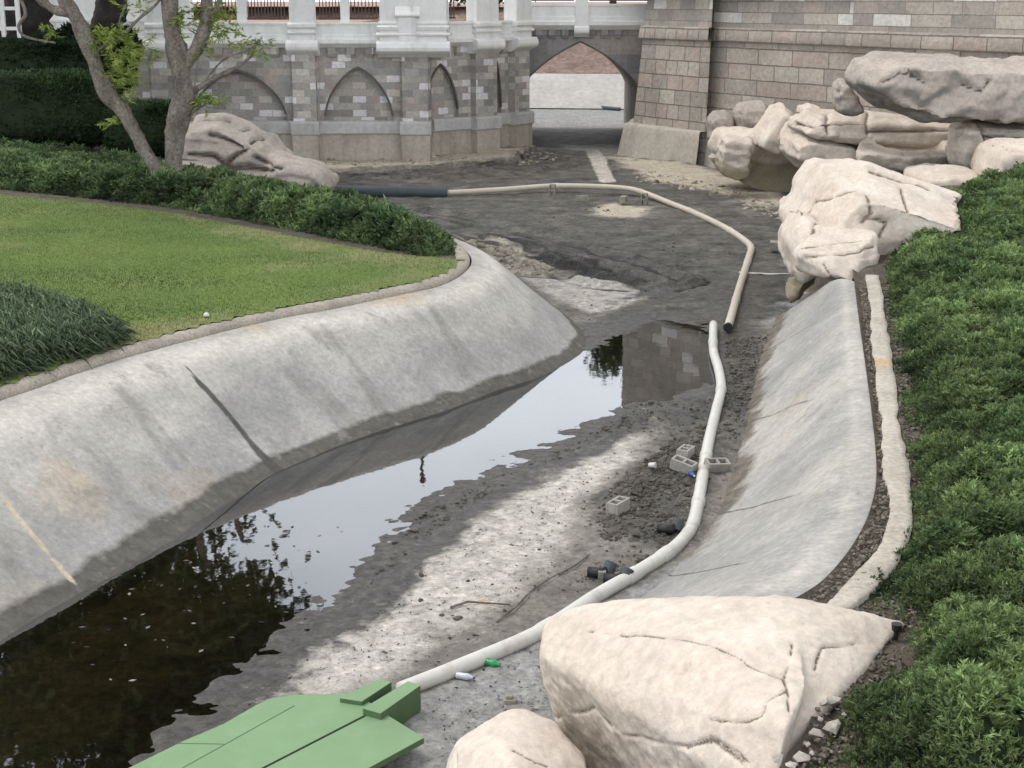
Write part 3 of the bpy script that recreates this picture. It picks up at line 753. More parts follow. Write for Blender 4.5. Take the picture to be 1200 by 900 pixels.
tag(link('ground', np_mesh('ground', np.array([(-900, -60, -0.9), (900, -60, -0.9), (900, 1500, -0.9), (-900, 1500, -0.9)]), np.array([[0, 1, 2, 3]])), M_soil), 'earth around the moat', None, None, 'structure')
floor_bvh = BVHTree.FromPolygons([tuple(v) for v in np.column_stack([Q, zf])], [tuple(f) for f in grid_faces(len(ys), len(xs))])
def floor_z(x, y):
    h = floor_bvh.ray_cast(Vector((x, y, 5)), Vector((0, 0, -1)))
    return h[0].z if h[0] is not None else 0.0

# clods and debris lying in the mud
def clods(name, pos, rad, m, label):
    bm = bmesh.new(); bmesh.ops.create_icosphere(bm, subdivisions=1, radius=1)
    B = np.array([v.co[:] for v in bm.verts]); T = np.array([[v.index for v in f.verts] for f in bm.faces]); bm.free()
    n = len(pos)
    A = RNG.normal(size=(n, 3, 3)) * 0.28 + np.eye(3)
    W = np.einsum('nij,kj->nki', A, B) * (1 + RNG.normal(size=(n, len(B), 1)) * 0.18) * rad[:, None, None]
    W[:, :, 2] *= 0.65
    V = (W + pos[:, None, :]).reshape(-1, 3)
    Fc = (T[None] + (np.arange(n) * len(B))[:, None, None]).reshape(-1, 3)
    return tag(link(name, np_mesh(name, V, Fc), m), label, 'mud', None, 'stuff')
cz = []
for pts, n in [([(700, 600), (740, 562), (790, 520), (835, 500), (826, 590), (812, 630), (770, 650), (700, 640)], 4200), ([(745, 475), (838, 470), (838, 500), (780, 520), (720, 510)], 380), ([(850, 400), (905, 395), (885, 450), (865, 520), (850, 530), (852, 450)], 1500),
               ([(480, 610), (560, 570), (680, 515), (740, 485), (740, 505), (640, 545), (540, 600), (430, 690)], 420), ([(690, 380), (760, 345), (860, 300), (700, 240), (600, 260), (680, 310)], 500), ([(640, 700), (740, 650), (800, 640), (780, 665), (700, 690)], 160)]:
    cz.append(rand_in_poly(gp(pts), n))
cz.append(rand_in_poly(gp([(300, 840), (420, 720), (600, 600), (700, 560), (640, 680), (520, 790)]), 110))
q = np.vstack(cz)
q = q[RNG.uniform(0, 1, len(q)) < 0.35 + 0.9 * np.clip(fbm(q * 1.1, 3, 55) + .25, 0, 1)]
pz = np.array([floor_z(x, y) for x, y in q])
ok = pz > -0.03
q, pz = q[ok], pz[ok]
rad = np.exp(RNG.normal(math.log(0.019), 0.5, len(q))).clip(0.008, 0.06)
clods('mud_clods', np.column_stack([q, pz + rad * 0.15]), rad, M_clod, 'dark clods of mud and litter strewn over the moat floor')

q = rand_in_poly(np.vstack([gp([(925, 712), (975, 690), (1015, 640), (1040, 590), (1040, 500), (1025, 420), (1016, 330), (1050, 330), (1060, 420), (1080, 500), (1090, 600), (1040, 660), (1075, 722), (1050, 780), (1000, 860), (960, 960), (900, 960), (950, 850), (965, 770)], 1.75), gp([(1012, 330), (1024, 330), (1030, 420), (1040, 520), (1040, 590), (1020, 640), (980, 690), (940, 710), (985, 665), (1016, 620), (1029, 560), (1026, 480)], 1.73)[:0]]), 3600)
q2_ = rand_in_poly(gp([(1008, 330), (1022, 330), (1028, 420), (1040, 520), (1044, 590), (1025, 640), (985, 690), (935, 712), (980, 668), (1018, 620), (1031, 560), (1028, 480), (1016, 420)], 1.73), 1500)
q = np.vstack([q, q2_])
rad = np.exp(RNG.normal(math.log(0.014), 0.5, len(q))).clip(0.006, 0.045)
clods('mulch_bits', np.column_stack([q, gz_right(q) + 0.01]), rad, M_litter, 'bits of bark mulch and gravel on the soil beside the right bank')
q = np.vstack([rand_in_poly(gp(pts), n_) for pts, n_ in (([(548, 285), (600, 296), (650, 318), (630, 326), (585, 318)], 420), ([(590, 186), (640, 176), (655, 190), (610, 196)], 90), ([(380, 190), (560, 188), (560, 197), (380, 199)], 150), ([(880, 235), (935, 246), (925, 262), (870, 246)], 120), ([(750, 200), (880, 225), (860, 236), (740, 214)], 130))])
rad = np.exp(RNG.normal(math.log(0.06), 0.5, len(q))).clip(0.02, 0.2)
pz = np.array([floor_z(x, y) for x, y in q])
clods('rubble', np.column_stack([q, pz]), rad, M_rubble, 'pale rubble scattered on the mud by the banks and wall foot')
q = np.vstack([rand_in_poly(gp([(260, 850), (420, 720), (560, 630), (700, 545), (790, 500), (830, 560), (800, 640), (640, 720), (480, 800)]), 520), rand_in_poly(gp([(500, 830), (640, 750), (640, 830), (520, 890)]), 130), rand_in_poly(gp([(700, 600), (740, 562), (790, 520), (835, 500), (826, 590), (812, 630), (770, 650)]), 240), rand_in_poly(gp([(850, 400), (885, 420), (865, 520), (840, 600), (835, 520)]), 200)])
n = len(q); pz = np.array([floor_z(x, y) for x, y in q]); ok = pz > 0.0; q, pz = q[ok], pz[ok]; n = len(q)
d = unit(np.column_stack([RNG.normal(size=(n, 2)), RNG.normal(0, .25, n)]))
lc_ = np.where(RNG.uniform(0, 1, (n, 1)) < .3, np.array([[.42, .37, .28]]), np.array([[.07, .055, .04]])) * RNG.uniform(.5, 1.3, (n, 1))
V, Fc, C = leaf_quads(np.column_stack([q, pz + .012]), d, RNG.uniform(.02, .07, n), RNG.uniform(.012, .03, n), lc_)
tag(link('leaf_litter', np_mesh('leaf_litter', V, Fc, cols=C), M_leaf), 'small dead leaves and scraps scattered over the moat floor', 'leaves', None, 'stuff')
# floating leaves
q = rand_in_poly(gp([(110, 690), (330, 610), (420, 600), (330, 720), (200, 800), (60, 800)]), 70)
n = len(q)
d = unit(np.column_stack([RNG.normal(size=(n, 2)), np.zeros(n)])); side = np.column_stack([-d[:, 1], d[:, 0], np.zeros(n)])
L = RNG.uniform(.03, .11, n)[:, None]; p0 = np.column_stack([q, np.full(n, 0.006)])
V = np.stack([p0, p0 + d * L * .5 + side * L * .25, p0 + d * L, p0 + d * L * .5 - side * L * .25], 1).reshape(-1, 3)
lc = np.repeat(np.array([[0.50, 0.48, 0.42]]) * RNG.uniform(0.08, 0.95, (n, 1)) ** 2, 4, 0)
tag(link('floating_leaves', np_mesh('floating_leaves', V, np.arange(4 * n).reshape(-1, 4), cols=lc), M_leaf), 'pale fallen leaves floating on the dark water', 'leaves', None, 'stuff')
# ------------------------------------------------------------------ ROCKS
DEPS = bpy.context.evaluated_depsgraph_get
def hull_union_mesh(hulls, vox):
    bm = bmesh.new()
    for pts in hulls:
        vs = [bm.verts.new(p) for p in pts]
        r = bmesh.ops.convex_hull(bm, input=vs)
        junk = [g for g in r['geom_interior'] if isinstance(g, bmesh.types.BMVert)] + [g for g in r['geom_unused'] if isinstance(g, bmesh.types.BMVert)]
        bmesh.ops.delete(bm, geom=list(set(junk)), context='VERTS')
    me = bpy.data.meshes.new('tmp'); bm.to_mesh(me); bm.free()
    o = bpy.data.objects.new('tmp', me); COL.objects.link(o)
    md = o.modifiers.new('r', 'REMESH'); md.mode = 'VOXEL'; md.voxel_size = vox
    out = bpy.data.meshes.new_from_object(o.evaluated_get(DEPS()))
    bpy.data.objects.remove(o); bpy.data.meshes.remove(me)
    return out

def laplace(V, E, it, lam=0.5):
    n = len(V); cnt = np.zeros(n)
    np.add.at(cnt, E[:, 0], 1); np.add.at(cnt, E[:, 1], 1)
    for _ in range(it):
        s = np.zeros_like(V)
        np.add.at(s, E[:, 0], V[E[:, 1]]); np.add.at(s, E[:, 1], V[E[:, 0]])
        V = V + lam * (s / cnt[:, None].clip(1) - V)
    return V

def rock(hulls, label, vox=0.08, smooth=6, amp=0.10, fr=0.8, seed=1, m=None, cracks=(), crack_w=0.045, crack_d=0.06, bowl=None, algae=None, strata=0.05, under=1.0, ledge=1.1, name='boulder', group=None, cat='boulder', push=None):
    me = hull_union_mesh(hulls, vox)
    n = len(me.vertices)
    V = np.empty(n * 3, np.float32); me.vertices.foreach_get('co', V); V = V.reshape(-1, 3).astype(float)
    E = np.empty(len(me.edges) * 2, np.int32); me.edges.foreach_get('vertices', E); E = E.reshape(-1, 2)
    V = laplace(V, E, smooth)
    if bowl:
        for (cx, cy, rx, ry, ang, dep) in bowl:
            ca, sa = math.cos(ang), math.sin(ang)
            dx, dy = V[:, 0] - cx, V[:, 1] - cy
            r2 = ((dx * ca + dy * sa) / rx) ** 2 + ((-dx * sa + dy * ca) / ry) ** 2
            top = V[:, 2] > np.median(V[:, 2])
            V[:, 2] -= dep * sstep(1.0, 0.45, r2) * top
    me.vertices.foreach_set('co', V.astype(np.float32).ravel()); me.update()
    N = np.empty(n * 3, np.float32); me.vertices.foreach_get('normal', N); N = N.reshape(-1, 3).astype(float)
    sq = V * np.array([1, 1, 1.5]) * fr
    warp = V + 0.35 / fr * np.stack([fbm(sq, 2, seed + 40 + k) for k in range(3)], 1)
    d = amp * fbm(warp * fr, 3, seed) + amp * 0.9 * (np.abs(fbm(warp * fr * 1.3, 3, seed + 5)) - 0.25) + 0.012 * fbm(V * 4.0, 3, seed + 6)
    st = fbm(warp * np.array([0.25, 0.25, 2.4]) * fr * 1.4, 3, seed + 9)
    d += strata * st
    lq = (V[:, 2] + 0.12 * V[:, 0] + 0.45 / fr * 0.35 * fbm(V * fr * 0.5, 3, seed + 60)) * (1.1 * fr + 0.5)
    saw = lq % 1.0
    lf = sstep(-.1, .35, fbm(V * fr * 0.45, 2, seed + 61)) * (1 - np.abs(N[:, 2]) ** 3)
    d += ledge * amp * lf * (saw ** 2.5 - 0.4)
    d += 0.16 * amp * fbm(V * 3.2, 3, seed + 62) + 0.008 * fbm(V * 11, 2, seed + 63)
    cr = 0.8 * sstep(0.02, 0.0, np.abs(fbm(warp * fr * 0.7, 3, seed + 21))) * sstep(.0, .35, fbm(V * fr * 0.5, 2, seed + 23))
    d -= crack_d * 0.35 * cr
    if cracks:
        bv = BVHTree.FromPolygons([tuple(v) for v in V], [tuple(p.vertices) for p in me.polygons])
        cam = Vector((0, 0, H))
        cd = np.full(n, 1e9)
        for cl in cracks:
            pts = []
            cl2 = []
            for (xa_, ya_), (xb_, yb_) in zip(cl[:-1], cl[1:]):
                k_ = max(2, int(math.hypot(xb_ - xa_, yb_ - ya_) / 4)); cl2 += [(xa_ + (xb_ - xa_) * j / k_, ya_ + (yb_ - ya_) * j / k_) for j in range(k_)]
            cl2.append(cl[-1])
            for (x, y) in cl2:
                h = bv.ray_cast(cam, (S(x, y, 10) - cam).normalized())
                if h[0] is not None: pts.append(np.array(h[0]))
            if len(pts) > 1:
                cd = np.minimum(cd, line_dist(V + 0.035 * np.stack([fbm(V * 3.0, 3, seed + 70 + k) for k in range(3)], 1), pts))
        g = np.exp(-(cd / crack_w) ** 2)
        d -= crack_d * g
        cr = np.maximum(cr * 0.5, g)
    V = V + N * d[:, None]
    if push is not None: V = push(V)
    me.vertices.foreach_set('co', V.astype(np.float32).ravel()); me.update()
    me.vertices.foreach_get('normal', nb := np.empty(n * 3, np.float32)); N = nb.reshape(-1, 3)
    z0, z1 = V[:, 2].min(), V[:, 2].max()
    un = under * (sstep(0.15, -0.55, N[:, 2]) * 0.8 + 0.25 * sstep(0.6, 0.0, N[:, 2]))  # steep and down-facing rock darkened in colour: staining plus painted shade
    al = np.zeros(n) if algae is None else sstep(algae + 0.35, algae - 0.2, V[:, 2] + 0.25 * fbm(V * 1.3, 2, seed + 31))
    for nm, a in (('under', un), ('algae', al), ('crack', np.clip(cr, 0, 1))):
        at = me.attributes.new(nm, 'FLOAT', 'POINT'); at.data.foreach_set('value', a.astype(np.float32))
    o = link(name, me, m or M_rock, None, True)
    return tag(o, label, cat, group)

def outline(px, Y, thick, shrink=0.72, fb=0.5, tilt=0.0):
    """silhouette at distance Y given a body: rim, nearer face and farther face"""
    P = [S(x, y, Y) for x, y in px]
    c = sum(P, Vector()) / len(P)
    out = list(P)
    for p in P:
        q = c + (p - c) * shrink
        out.append(q + Vector((0, -thick * fb, -thick * fb * 0.12)))
        out.append(q + Vector((0, thick * (1 - fb), thick * (1 - fb) * 0.02)))
    if tilt:
        cz = c.z
        for p in out: p.y += (p.z - cz) * tilt
    return out

# big foreground boulder
fb = [G(636, 762, 1.15), G(640, 728, 1.30), G(684, 706, 1.5), G(745, 697, 1.62), G(860, 699, 1.80), G(945, 706, 1.86), G(1010, 714, 1.84), G(1066, 729, 1.76), G(1050, 742, 1.72),
      G(700, 800, 1.22), G(735, 850, 1.05), G(800, 880, 1.15), G(860, 860, 1.45), G(905, 905, 1.45), G(940, 860, 1.62), G(955, 800, 1.70), G(980, 765, 1.72),
      G(760, 770, 1.55), G(860, 800, 1.72), G(640, 800, 0.7), G(652, 850, 0.3), G(690, 930, -0.2), G(760, 960, -0.2), G(900, 960, 0.6), G(930, 930, 1.2), G(1000, 740, 1.2), G(1000, 730, 0.6), G(800, 705, 0.2), G(690, 745, -0.2)]
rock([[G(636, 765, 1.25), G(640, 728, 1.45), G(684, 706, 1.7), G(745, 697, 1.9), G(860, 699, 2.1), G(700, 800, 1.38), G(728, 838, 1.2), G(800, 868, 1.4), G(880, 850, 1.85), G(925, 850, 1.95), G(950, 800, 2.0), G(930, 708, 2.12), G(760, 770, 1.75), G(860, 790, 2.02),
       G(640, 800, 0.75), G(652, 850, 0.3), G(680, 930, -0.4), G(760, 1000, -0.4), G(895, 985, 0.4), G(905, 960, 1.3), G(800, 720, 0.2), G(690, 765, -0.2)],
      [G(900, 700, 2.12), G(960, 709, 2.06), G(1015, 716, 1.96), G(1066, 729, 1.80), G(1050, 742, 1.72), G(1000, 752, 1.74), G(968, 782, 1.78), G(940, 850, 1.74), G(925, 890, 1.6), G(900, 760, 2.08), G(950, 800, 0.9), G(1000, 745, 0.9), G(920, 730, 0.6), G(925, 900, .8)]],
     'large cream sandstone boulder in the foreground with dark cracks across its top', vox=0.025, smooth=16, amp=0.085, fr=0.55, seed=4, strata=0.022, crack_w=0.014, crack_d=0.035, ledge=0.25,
     cracks=[[(690, 742), (740, 745), (800, 747), (835, 752), (870, 768), (918, 792)], [(710, 838), (735, 860), (790, 876), (840, 870), (878, 898)], [(800, 878), (830, 868), (868, 897)], [(858, 848), (890, 838), (905, 815), (920, 803)], [(928, 750), (918, 792), (925, 830)], [(858, 848), (825, 846)], [(640, 842), (700, 828), (722, 852)], [(955, 785), (965, 760), (1000, 752)]])
rock([[G(520, 905, 0.55), G(533, 872, 0.8), G(560, 851, 0.9), G(610, 835, 1.0), G(648, 846, 1.0), G(690, 893, 0.85), G(700, 960, 0.5), G(520, 980, -0.2), G(600, 900, 1.08), G(540, 960, 0.5), G(690, 1000, -0.3), G(530, 880, -0.3), G(660, 860, -0.3)]],
     'small rounded cream boulder at the bottom edge beside the large one', vox=0.035, smooth=14, amp=0.06, fr=0.9, seed=14, strata=0.02, crack_w=0.018, crack_d=0.03, cracks=[[(535, 880), (537, 910)], [(600, 880), (640, 895)]])

# rocks at the end of the right bank
rock([outline([(932, 300), (922, 262), (940, 222), (968, 192), (1010, 190), (1060, 205), (1125, 228), (1110, 240), (1060, 270), (1020, 300), (990, 320)], 36.0, 6.0, 0.75, 0.45),
      outline([(918, 275), (935, 240), (955, 250), (960, 295), (946, 308), (922, 318)], 34.5, 3.0),
      [S(x, y, Y) for x, y in ((940, 322), (1020, 305), (1020, 350), (945, 360)) for Y in (37.2, 38.8)],
      [S(x, y, Y) for x, y in ((1010, 192), (1126, 230), (1060, 285), (1010, 300)) for Y in (35.5, 40)]],
     'broad pale sandstone outcrop rising behind the block at the end of the right bank', vox=0.07, smooth=4, amp=0.20, fr=0.42, seed=24, strata=0.10, crack_w=0.05, crack_d=0.08, ledge=.6, algae=-0.3,
     cracks=[[(938, 250), (950, 232), (1015, 225)], [(1015, 225), (1022, 250), (1010, 262)], [(1015, 255), (1040, 262), (1030, 280)], [(955, 262), (945, 300)], [(1020, 200), (1090, 222)], [(1050, 215), (1070, 245)]])
rock([[S(x, y, Y) for x, y, Y in ((930, 318, 32.4), (928, 290, 33), (950, 263, 33.6), (1024, 266, 33.8), (1029, 272, 33), (1030, 318, 32.2), (1000, 333, 31.3), (960, 326, 31.8), (936, 318, 32.2), (940, 285, 32.2), (1015, 285, 32.2), (975, 322, 34.6), (1020, 318, 35), (940, 312, 35))]],
     'squarish cream sandstone block overhanging the top of the right bank', vox=0.05, smooth=8, amp=0.10, fr=0.8, seed=34, strata=0.05, crack_w=0.03, crack_d=0.05, ledge=.5,
     cracks=[[(938, 291), (962, 285), (1010, 279)], [(945, 302), (990, 297), (1025, 288)], [(965, 310), (978, 332)]])
rock([[S(x, y, Y) for x, y, Y in ((922, 325, 34.5), (930, 322, 33.5), (948, 330, 33.2), (926, 356, 33.8), (935, 350, 35.5), (960, 325, 35.5), (921, 345, 35.5))]],
     'small stained rock leg beside the dark hollow under the overhanging block', vox=0.05, smooth=5, amp=0.06, fr=1.2, seed=37, algae=1.2, under=1.6)

# dark hollow below the block is a real cave mouth: a low slab roof casts it
rock([[S(x, y, Y) for x, y, Y in ((1020, 322, 31.6), (1086, 300, 34.0), (1092, 308, 33.2), (1060, 325, 32.0), (1032, 335, 31.2), (1060, 318, 35), (1025, 330, 33))]],
     'flat little sandstone slab tucked under the block against the juniper', vox=0.05, smooth=5, amp=0.05, fr=1.2, seed=39)

# cluster by the tower
rock([outline([(830, 180), (840, 150), (880, 150), (960, 150), (1100, 160), (1210, 170), (1210, 215), (1010, 225), (965, 240), (915, 232), (880, 215), (840, 206)], 59.0, 2.6, 0.95, 0.4), outline([(905, 165), (925, 140), (960, 134), (1120, 140), (1215, 150), (1215, 205), (1000, 200), (925, 190)], 55.6, 2.4, 0.96, 0.4)],
     'low olive-stained rock base carrying the pile of slabs beside the tower', vox=0.13, smooth=6, amp=0.35, fr=0.35, seed=44, m=M_rock, algae=1.2, strata=0.1, under=1.3)
rock([outline([(828, 162), (828, 138), (835, 130), (850, 129), (860, 138), (860, 165), (845, 170)], 60.5, 1.5)], 'small round-topped rock against the foot of the stone tower', vox=0.07, smooth=2, amp=0.07, fr=1.2, seed=51, m=M_rock_grey, algae=1.6)
rock([outline([(858, 160), (860, 125), (868, 118), (895, 118), (905, 128), (904, 158), (880, 165)], 60.6, 2.2)], 'grey boxy rock standing behind the pointed slab near the tower', vox=0.08, smooth=2, amp=0.09, fr=0.9, seed=52, m=M_rock_grey)
rock([outline([(838, 200), (843, 160), (850, 155), (880, 161), (876, 205), (860, 210)], 56.8, 1.8, 0.85)], 'square stump-like rock with algae-stained foot below the pointed slab', vox=0.07, smooth=2, amp=0.07, fr=1.1, seed=53, algae=1.4, under=1.4)
rock([outline([(879, 168), (882, 158), (908, 120), (918, 118), (930, 135), (945, 165), (935, 178), (900, 176)], 58.2, 3.2, 0.8)], 'pointed slab of cream rock tilted upright near the tower', vox=0.08, smooth=2, amp=0.11, fr=0.8, seed=54, under=1.3)
rock([outline([(918, 178), (920, 160), (935, 154), (975, 157), (1000, 164), (1004, 180), (985, 192), (950, 190)], 54.6, 3.0, 0.8)], 'blunt cream ledge of rock jutting out left of the hollowed basin rock', vox=0.08, smooth=2, amp=0.13, fr=0.7, seed=55, under=1.3, algae=0.6)
rock([outline([(925, 150), (926, 138), (942, 130), (980, 131), (1020, 133), (1125, 142), (1128, 155), (1120, 165), (1050, 158), (960, 158)], 54.8, 3.2, 0.85)], 'long flat cream slab lying under the large grey rock', vox=0.09, smooth=2, amp=0.13, fr=0.6, seed=56, strata=0.14, crack_w=0.07, crack_d=0.14, cracks=[[(968, 132), (970, 158)], [(930, 145), (1015, 143)], [(1015, 134), (1015, 158)], [(1015, 155), (1120, 152)]])
rock([outline([(932, 132), (935, 124), (948, 120), (962, 124), (962, 132), (948, 135)], 59.6, 1.2)], 'small flat stone lying on top behind the long slab', vox=0.05, smooth=2, amp=0.05, fr=1.5, seed=57)
bc = S(1068, 166, 52.7)
rock([[S(x, y, Y) for x, y, Y in ((1010, 158, 54.2), (1022, 152, 54.4), (1080, 152, 54.4), (1118, 158, 54.0), (1003, 176, 51.6), (1015, 180, 51.0), (1070, 183, 50.8), (1112, 181, 51.2), (1130, 170, 52.4), (1128, 182, 51.6), (1006, 194, 51.4), (1060, 201, 51.0), (1110, 195, 51.4), (1080, 190, 54), (1015, 185, 54))]],
     'hollowed cream rock with a scooped basin in its top', vox=0.07, smooth=2, amp=0.09, fr=0.6, seed=58, under=1.2,
     bowl=[(bc.x, bc.y, 1.30, 1.0, 0.0, 0.8)])
rock([outline([(978, 130), (976, 100), (980, 90), (990, 92), (1002, 110), (1012, 130), (1000, 136)], 52.5, 1.8)], 'thin upright rock fin at the left end of the large grey rock', vox=0.07, smooth=2, amp=0.08, fr=1.0, seed=59, m=M_rock_grey)
rock([outline([(996, 95), (1002, 72), (1022, 64), (1050, 63), (1075, 74), (1110, 72), (1150, 70), (1215, 71), (1230, 90), (1230, 140), (1150, 142), (1080, 138), (1030, 120)], 50.3, 3.6, 0.8, 0.5),
      outline([(1000, 90), (1010, 72), (1045, 66), (1075, 85), (1060, 118), (1020, 108)], 50.3, 2.6)],
     'large rounded grey rock with a shadowed underside against the tower wall', vox=0.09, smooth=2, amp=0.30, fr=0.5, seed=60, m=M_rock_grey, strata=0.08, crack_w=0.05, crack_d=0.08, under=1.0,
     cracks=[[(1035, 96), (1055, 85), (1075, 92), (1085, 98)], [(1060, 78), (1075, 92)], [(1130, 100), (1150, 108), (1160, 95)]])
rock([outline([(1118, 160), (1122, 138), (1135, 136), (1150, 160), (1160, 200), (1130, 205), (1112, 190)], 50.6, 2.2)], 'tall pinkish wedge of rock right of the hollowed basin rock', vox=0.08, smooth=2, amp=0.10, fr=0.8, seed=61)
rock([outline([(1128, 150), (1135, 138), (1215, 143), (1230, 165), (1160, 163)], 50.6, 2.2)], 'flat grey slab below the large rounded rock by the right edge', vox=0.08, smooth=2, amp=0.10, fr=0.8, seed=62, m=M_rock_grey, under=1.5)
rock([outline([(1138, 205), (1150, 170), (1165, 162), (1215, 163), (1240, 185), (1240, 215), (1170, 212)], 47.5, 3.0)], 'smooth brownish boulder at the right edge above the juniper', vox=0.08, smooth=2, amp=0.12, fr=0.6, seed=63)
rock([outline([(1058, 212), (1062, 200), (1100, 193), (1140, 196), (1160, 212), (1130, 222), (1080, 222)], 47.5, 3.0)], 'low flat pale rock between the outcrop and the hollowed basin', vox=0.09, smooth=2, amp=0.12, fr=0.7, seed=64)

# rock on the left below the wall
rock([outline([(222, 205), (216, 160), (228, 138), (262, 134), (292, 150), (318, 160), (345, 190), (340, 210), (280, 215)], 51.0, 3.5, 0.85), outline([(310, 205), (318, 178), (345, 190), (380, 196), (392, 216), (388, 226), (330, 222)], 49.5, 2.4, 0.85),
      outline([(215, 215), (215, 185), (260, 185), (330, 200), (340, 225), (260, 225)], 50.0, 3.0, 0.9)],
     'layered pinkish grey rock with dark clefts below the stone wall on the left', vox=0.075, smooth=4, amp=0.20, fr=0.55, seed=71, strata=0.20, crack_w=0.07, crack_d=0.20, m=M_rock_grey, under=0.8,
     cracks=[[(222, 142), (240, 138), (270, 140)], [(245, 158), (262, 163), (285, 172), (292, 168)], [(283, 153), (295, 150), (312, 160), (295, 165)], [(292, 168), (285, 178), (265, 192)], [(222, 180), (250, 184), (265, 192), (320, 200)], [(335, 182), (342, 190)], [(300, 185), (330, 198)]])
# stone fragments by the big boulder
for i, (x, y, r) in enumerate([(978, 818, .10), (966, 822, .07), (978, 850, .13), (957, 858, .10), (913, 887, .09), (938, 885, .11), (985, 780, .06), (998, 772, .05), (1040, 747, .05), (925, 893, .05), (970, 800, .05), (945, 870, .06), (930, 895, .06), (990, 835, .04), (960, 840, .05), (1010, 765, .035), (950, 880, .045)]):
    r *= .72
    c = G(x, y, 1.76)
    q = [Vector((c.x, c.y, 1.74)) + Vector([random.gauss(0, 1) for _ in range(3)]).normalized() * r * random.uniform(.8, 1.1) for _ in range(12)]
    bm = bmesh.new(); bmesh.ops.convex_hull(bm, input=[bm.verts.new(p) for p in q]); [setattr(v.co, 'z', 1.745 + (v.co.z - 1.745) * .6) for v in bm.verts]; me = bpy.data.meshes.new('stone'); bm.to_mesh(me); bm.free()
    tag(link('stone', me, M_chip), 'broken pale stone chip on the soil between the big boulder and the juniper', 'stone', 'stone chips beside the big boulder')

# ------------------------------------------------------------------ CASTLE WALL (left)
def arch_pts(cx, hw, zs, za, n=14, bulge=0.16):
    """pointed arch from the left springing over the apex to the right one"""
    pts = []
    for i in range(n + 1):
        t = 1 - (i / n) ** 1.6
        drop = (0.25 * t + 0.55 * t ** 2.1 + 0.2 * t ** 14) if hw < 3 else (0.55 * t + 0.35 * t ** 2.5 + 0.1 * t ** 14)
        pts.append((cx - hw * t, za - (za - zs) * drop))
    return pts + [(2 * cx - x, z) for x, z in pts[-2::-1]]

def plate(mb, x0, x1, z0, z1, arches, y0, y1):
    """wall plate with arched openings that reach down to z0; arches = (cx, hw, zs, za)"""
    out = [(x0, z0)]
    for cx, hw, zs, za in arches:
        a = arch_pts(cx, hw, zs, za)
        out += [(cx - hw, z0)] + a + [(cx + hw, z0)]
    out += [(x1, z0), (x1, z1), (x0, z1)]
    mb.prism_xz(out, y0, y1)

def cornice_profile(y, z0, z1, dep):
    h = z1 - z0
    return [(y + 0.3, z0), (y - 0.25 * dep, z0), (y - 0.45 * dep, z0 + 0.05 * h), (y - 0.8 * dep, z0 + 0.14 * h), (y - dep, z0 + 0.18 * h), (y - dep, z0 + 0.32 * h), (y - 0.72 * dep, z0 + 0.36 * h), (y - 0.72 * dep, z0 + 0.5 * h),
            (y - 0.6 * dep, z0 + 0.54 * h), (y - 0.6 * dep, z0 + 0.9 * h), (y - 0.8 * dep, z0 + 0.92 * h), (y - 0.8 * dep, z0 + h), (y + 0.3, z0 + h)]

def console(mb, x0, x1, y, z0, z1, dep):
    """curved white console under a pier"""
    h = z1 - z0
    prof = [(y + 0.2, z0), (y - 0.35 * dep, z0), (y - 0.62 * dep, z0 + 0.18 * h), (y - 0.85 * dep, z0 + 0.3 * h), (y - 0.97 * dep, z0 + 0.42 * h), (y - dep, z0 + 0.6 * h), (y - 0.96 * dep, z0 + 0.85 * h), (y - 0.85 * dep, z0 + h), (y + 0.2, z0 + h)]
    mb.profile_x(prof, x0, x1)

ZB, ZL0, ZL1, ZC0, ZC1 = -0.4, 1.42, 2.02, 5.30, 6.42

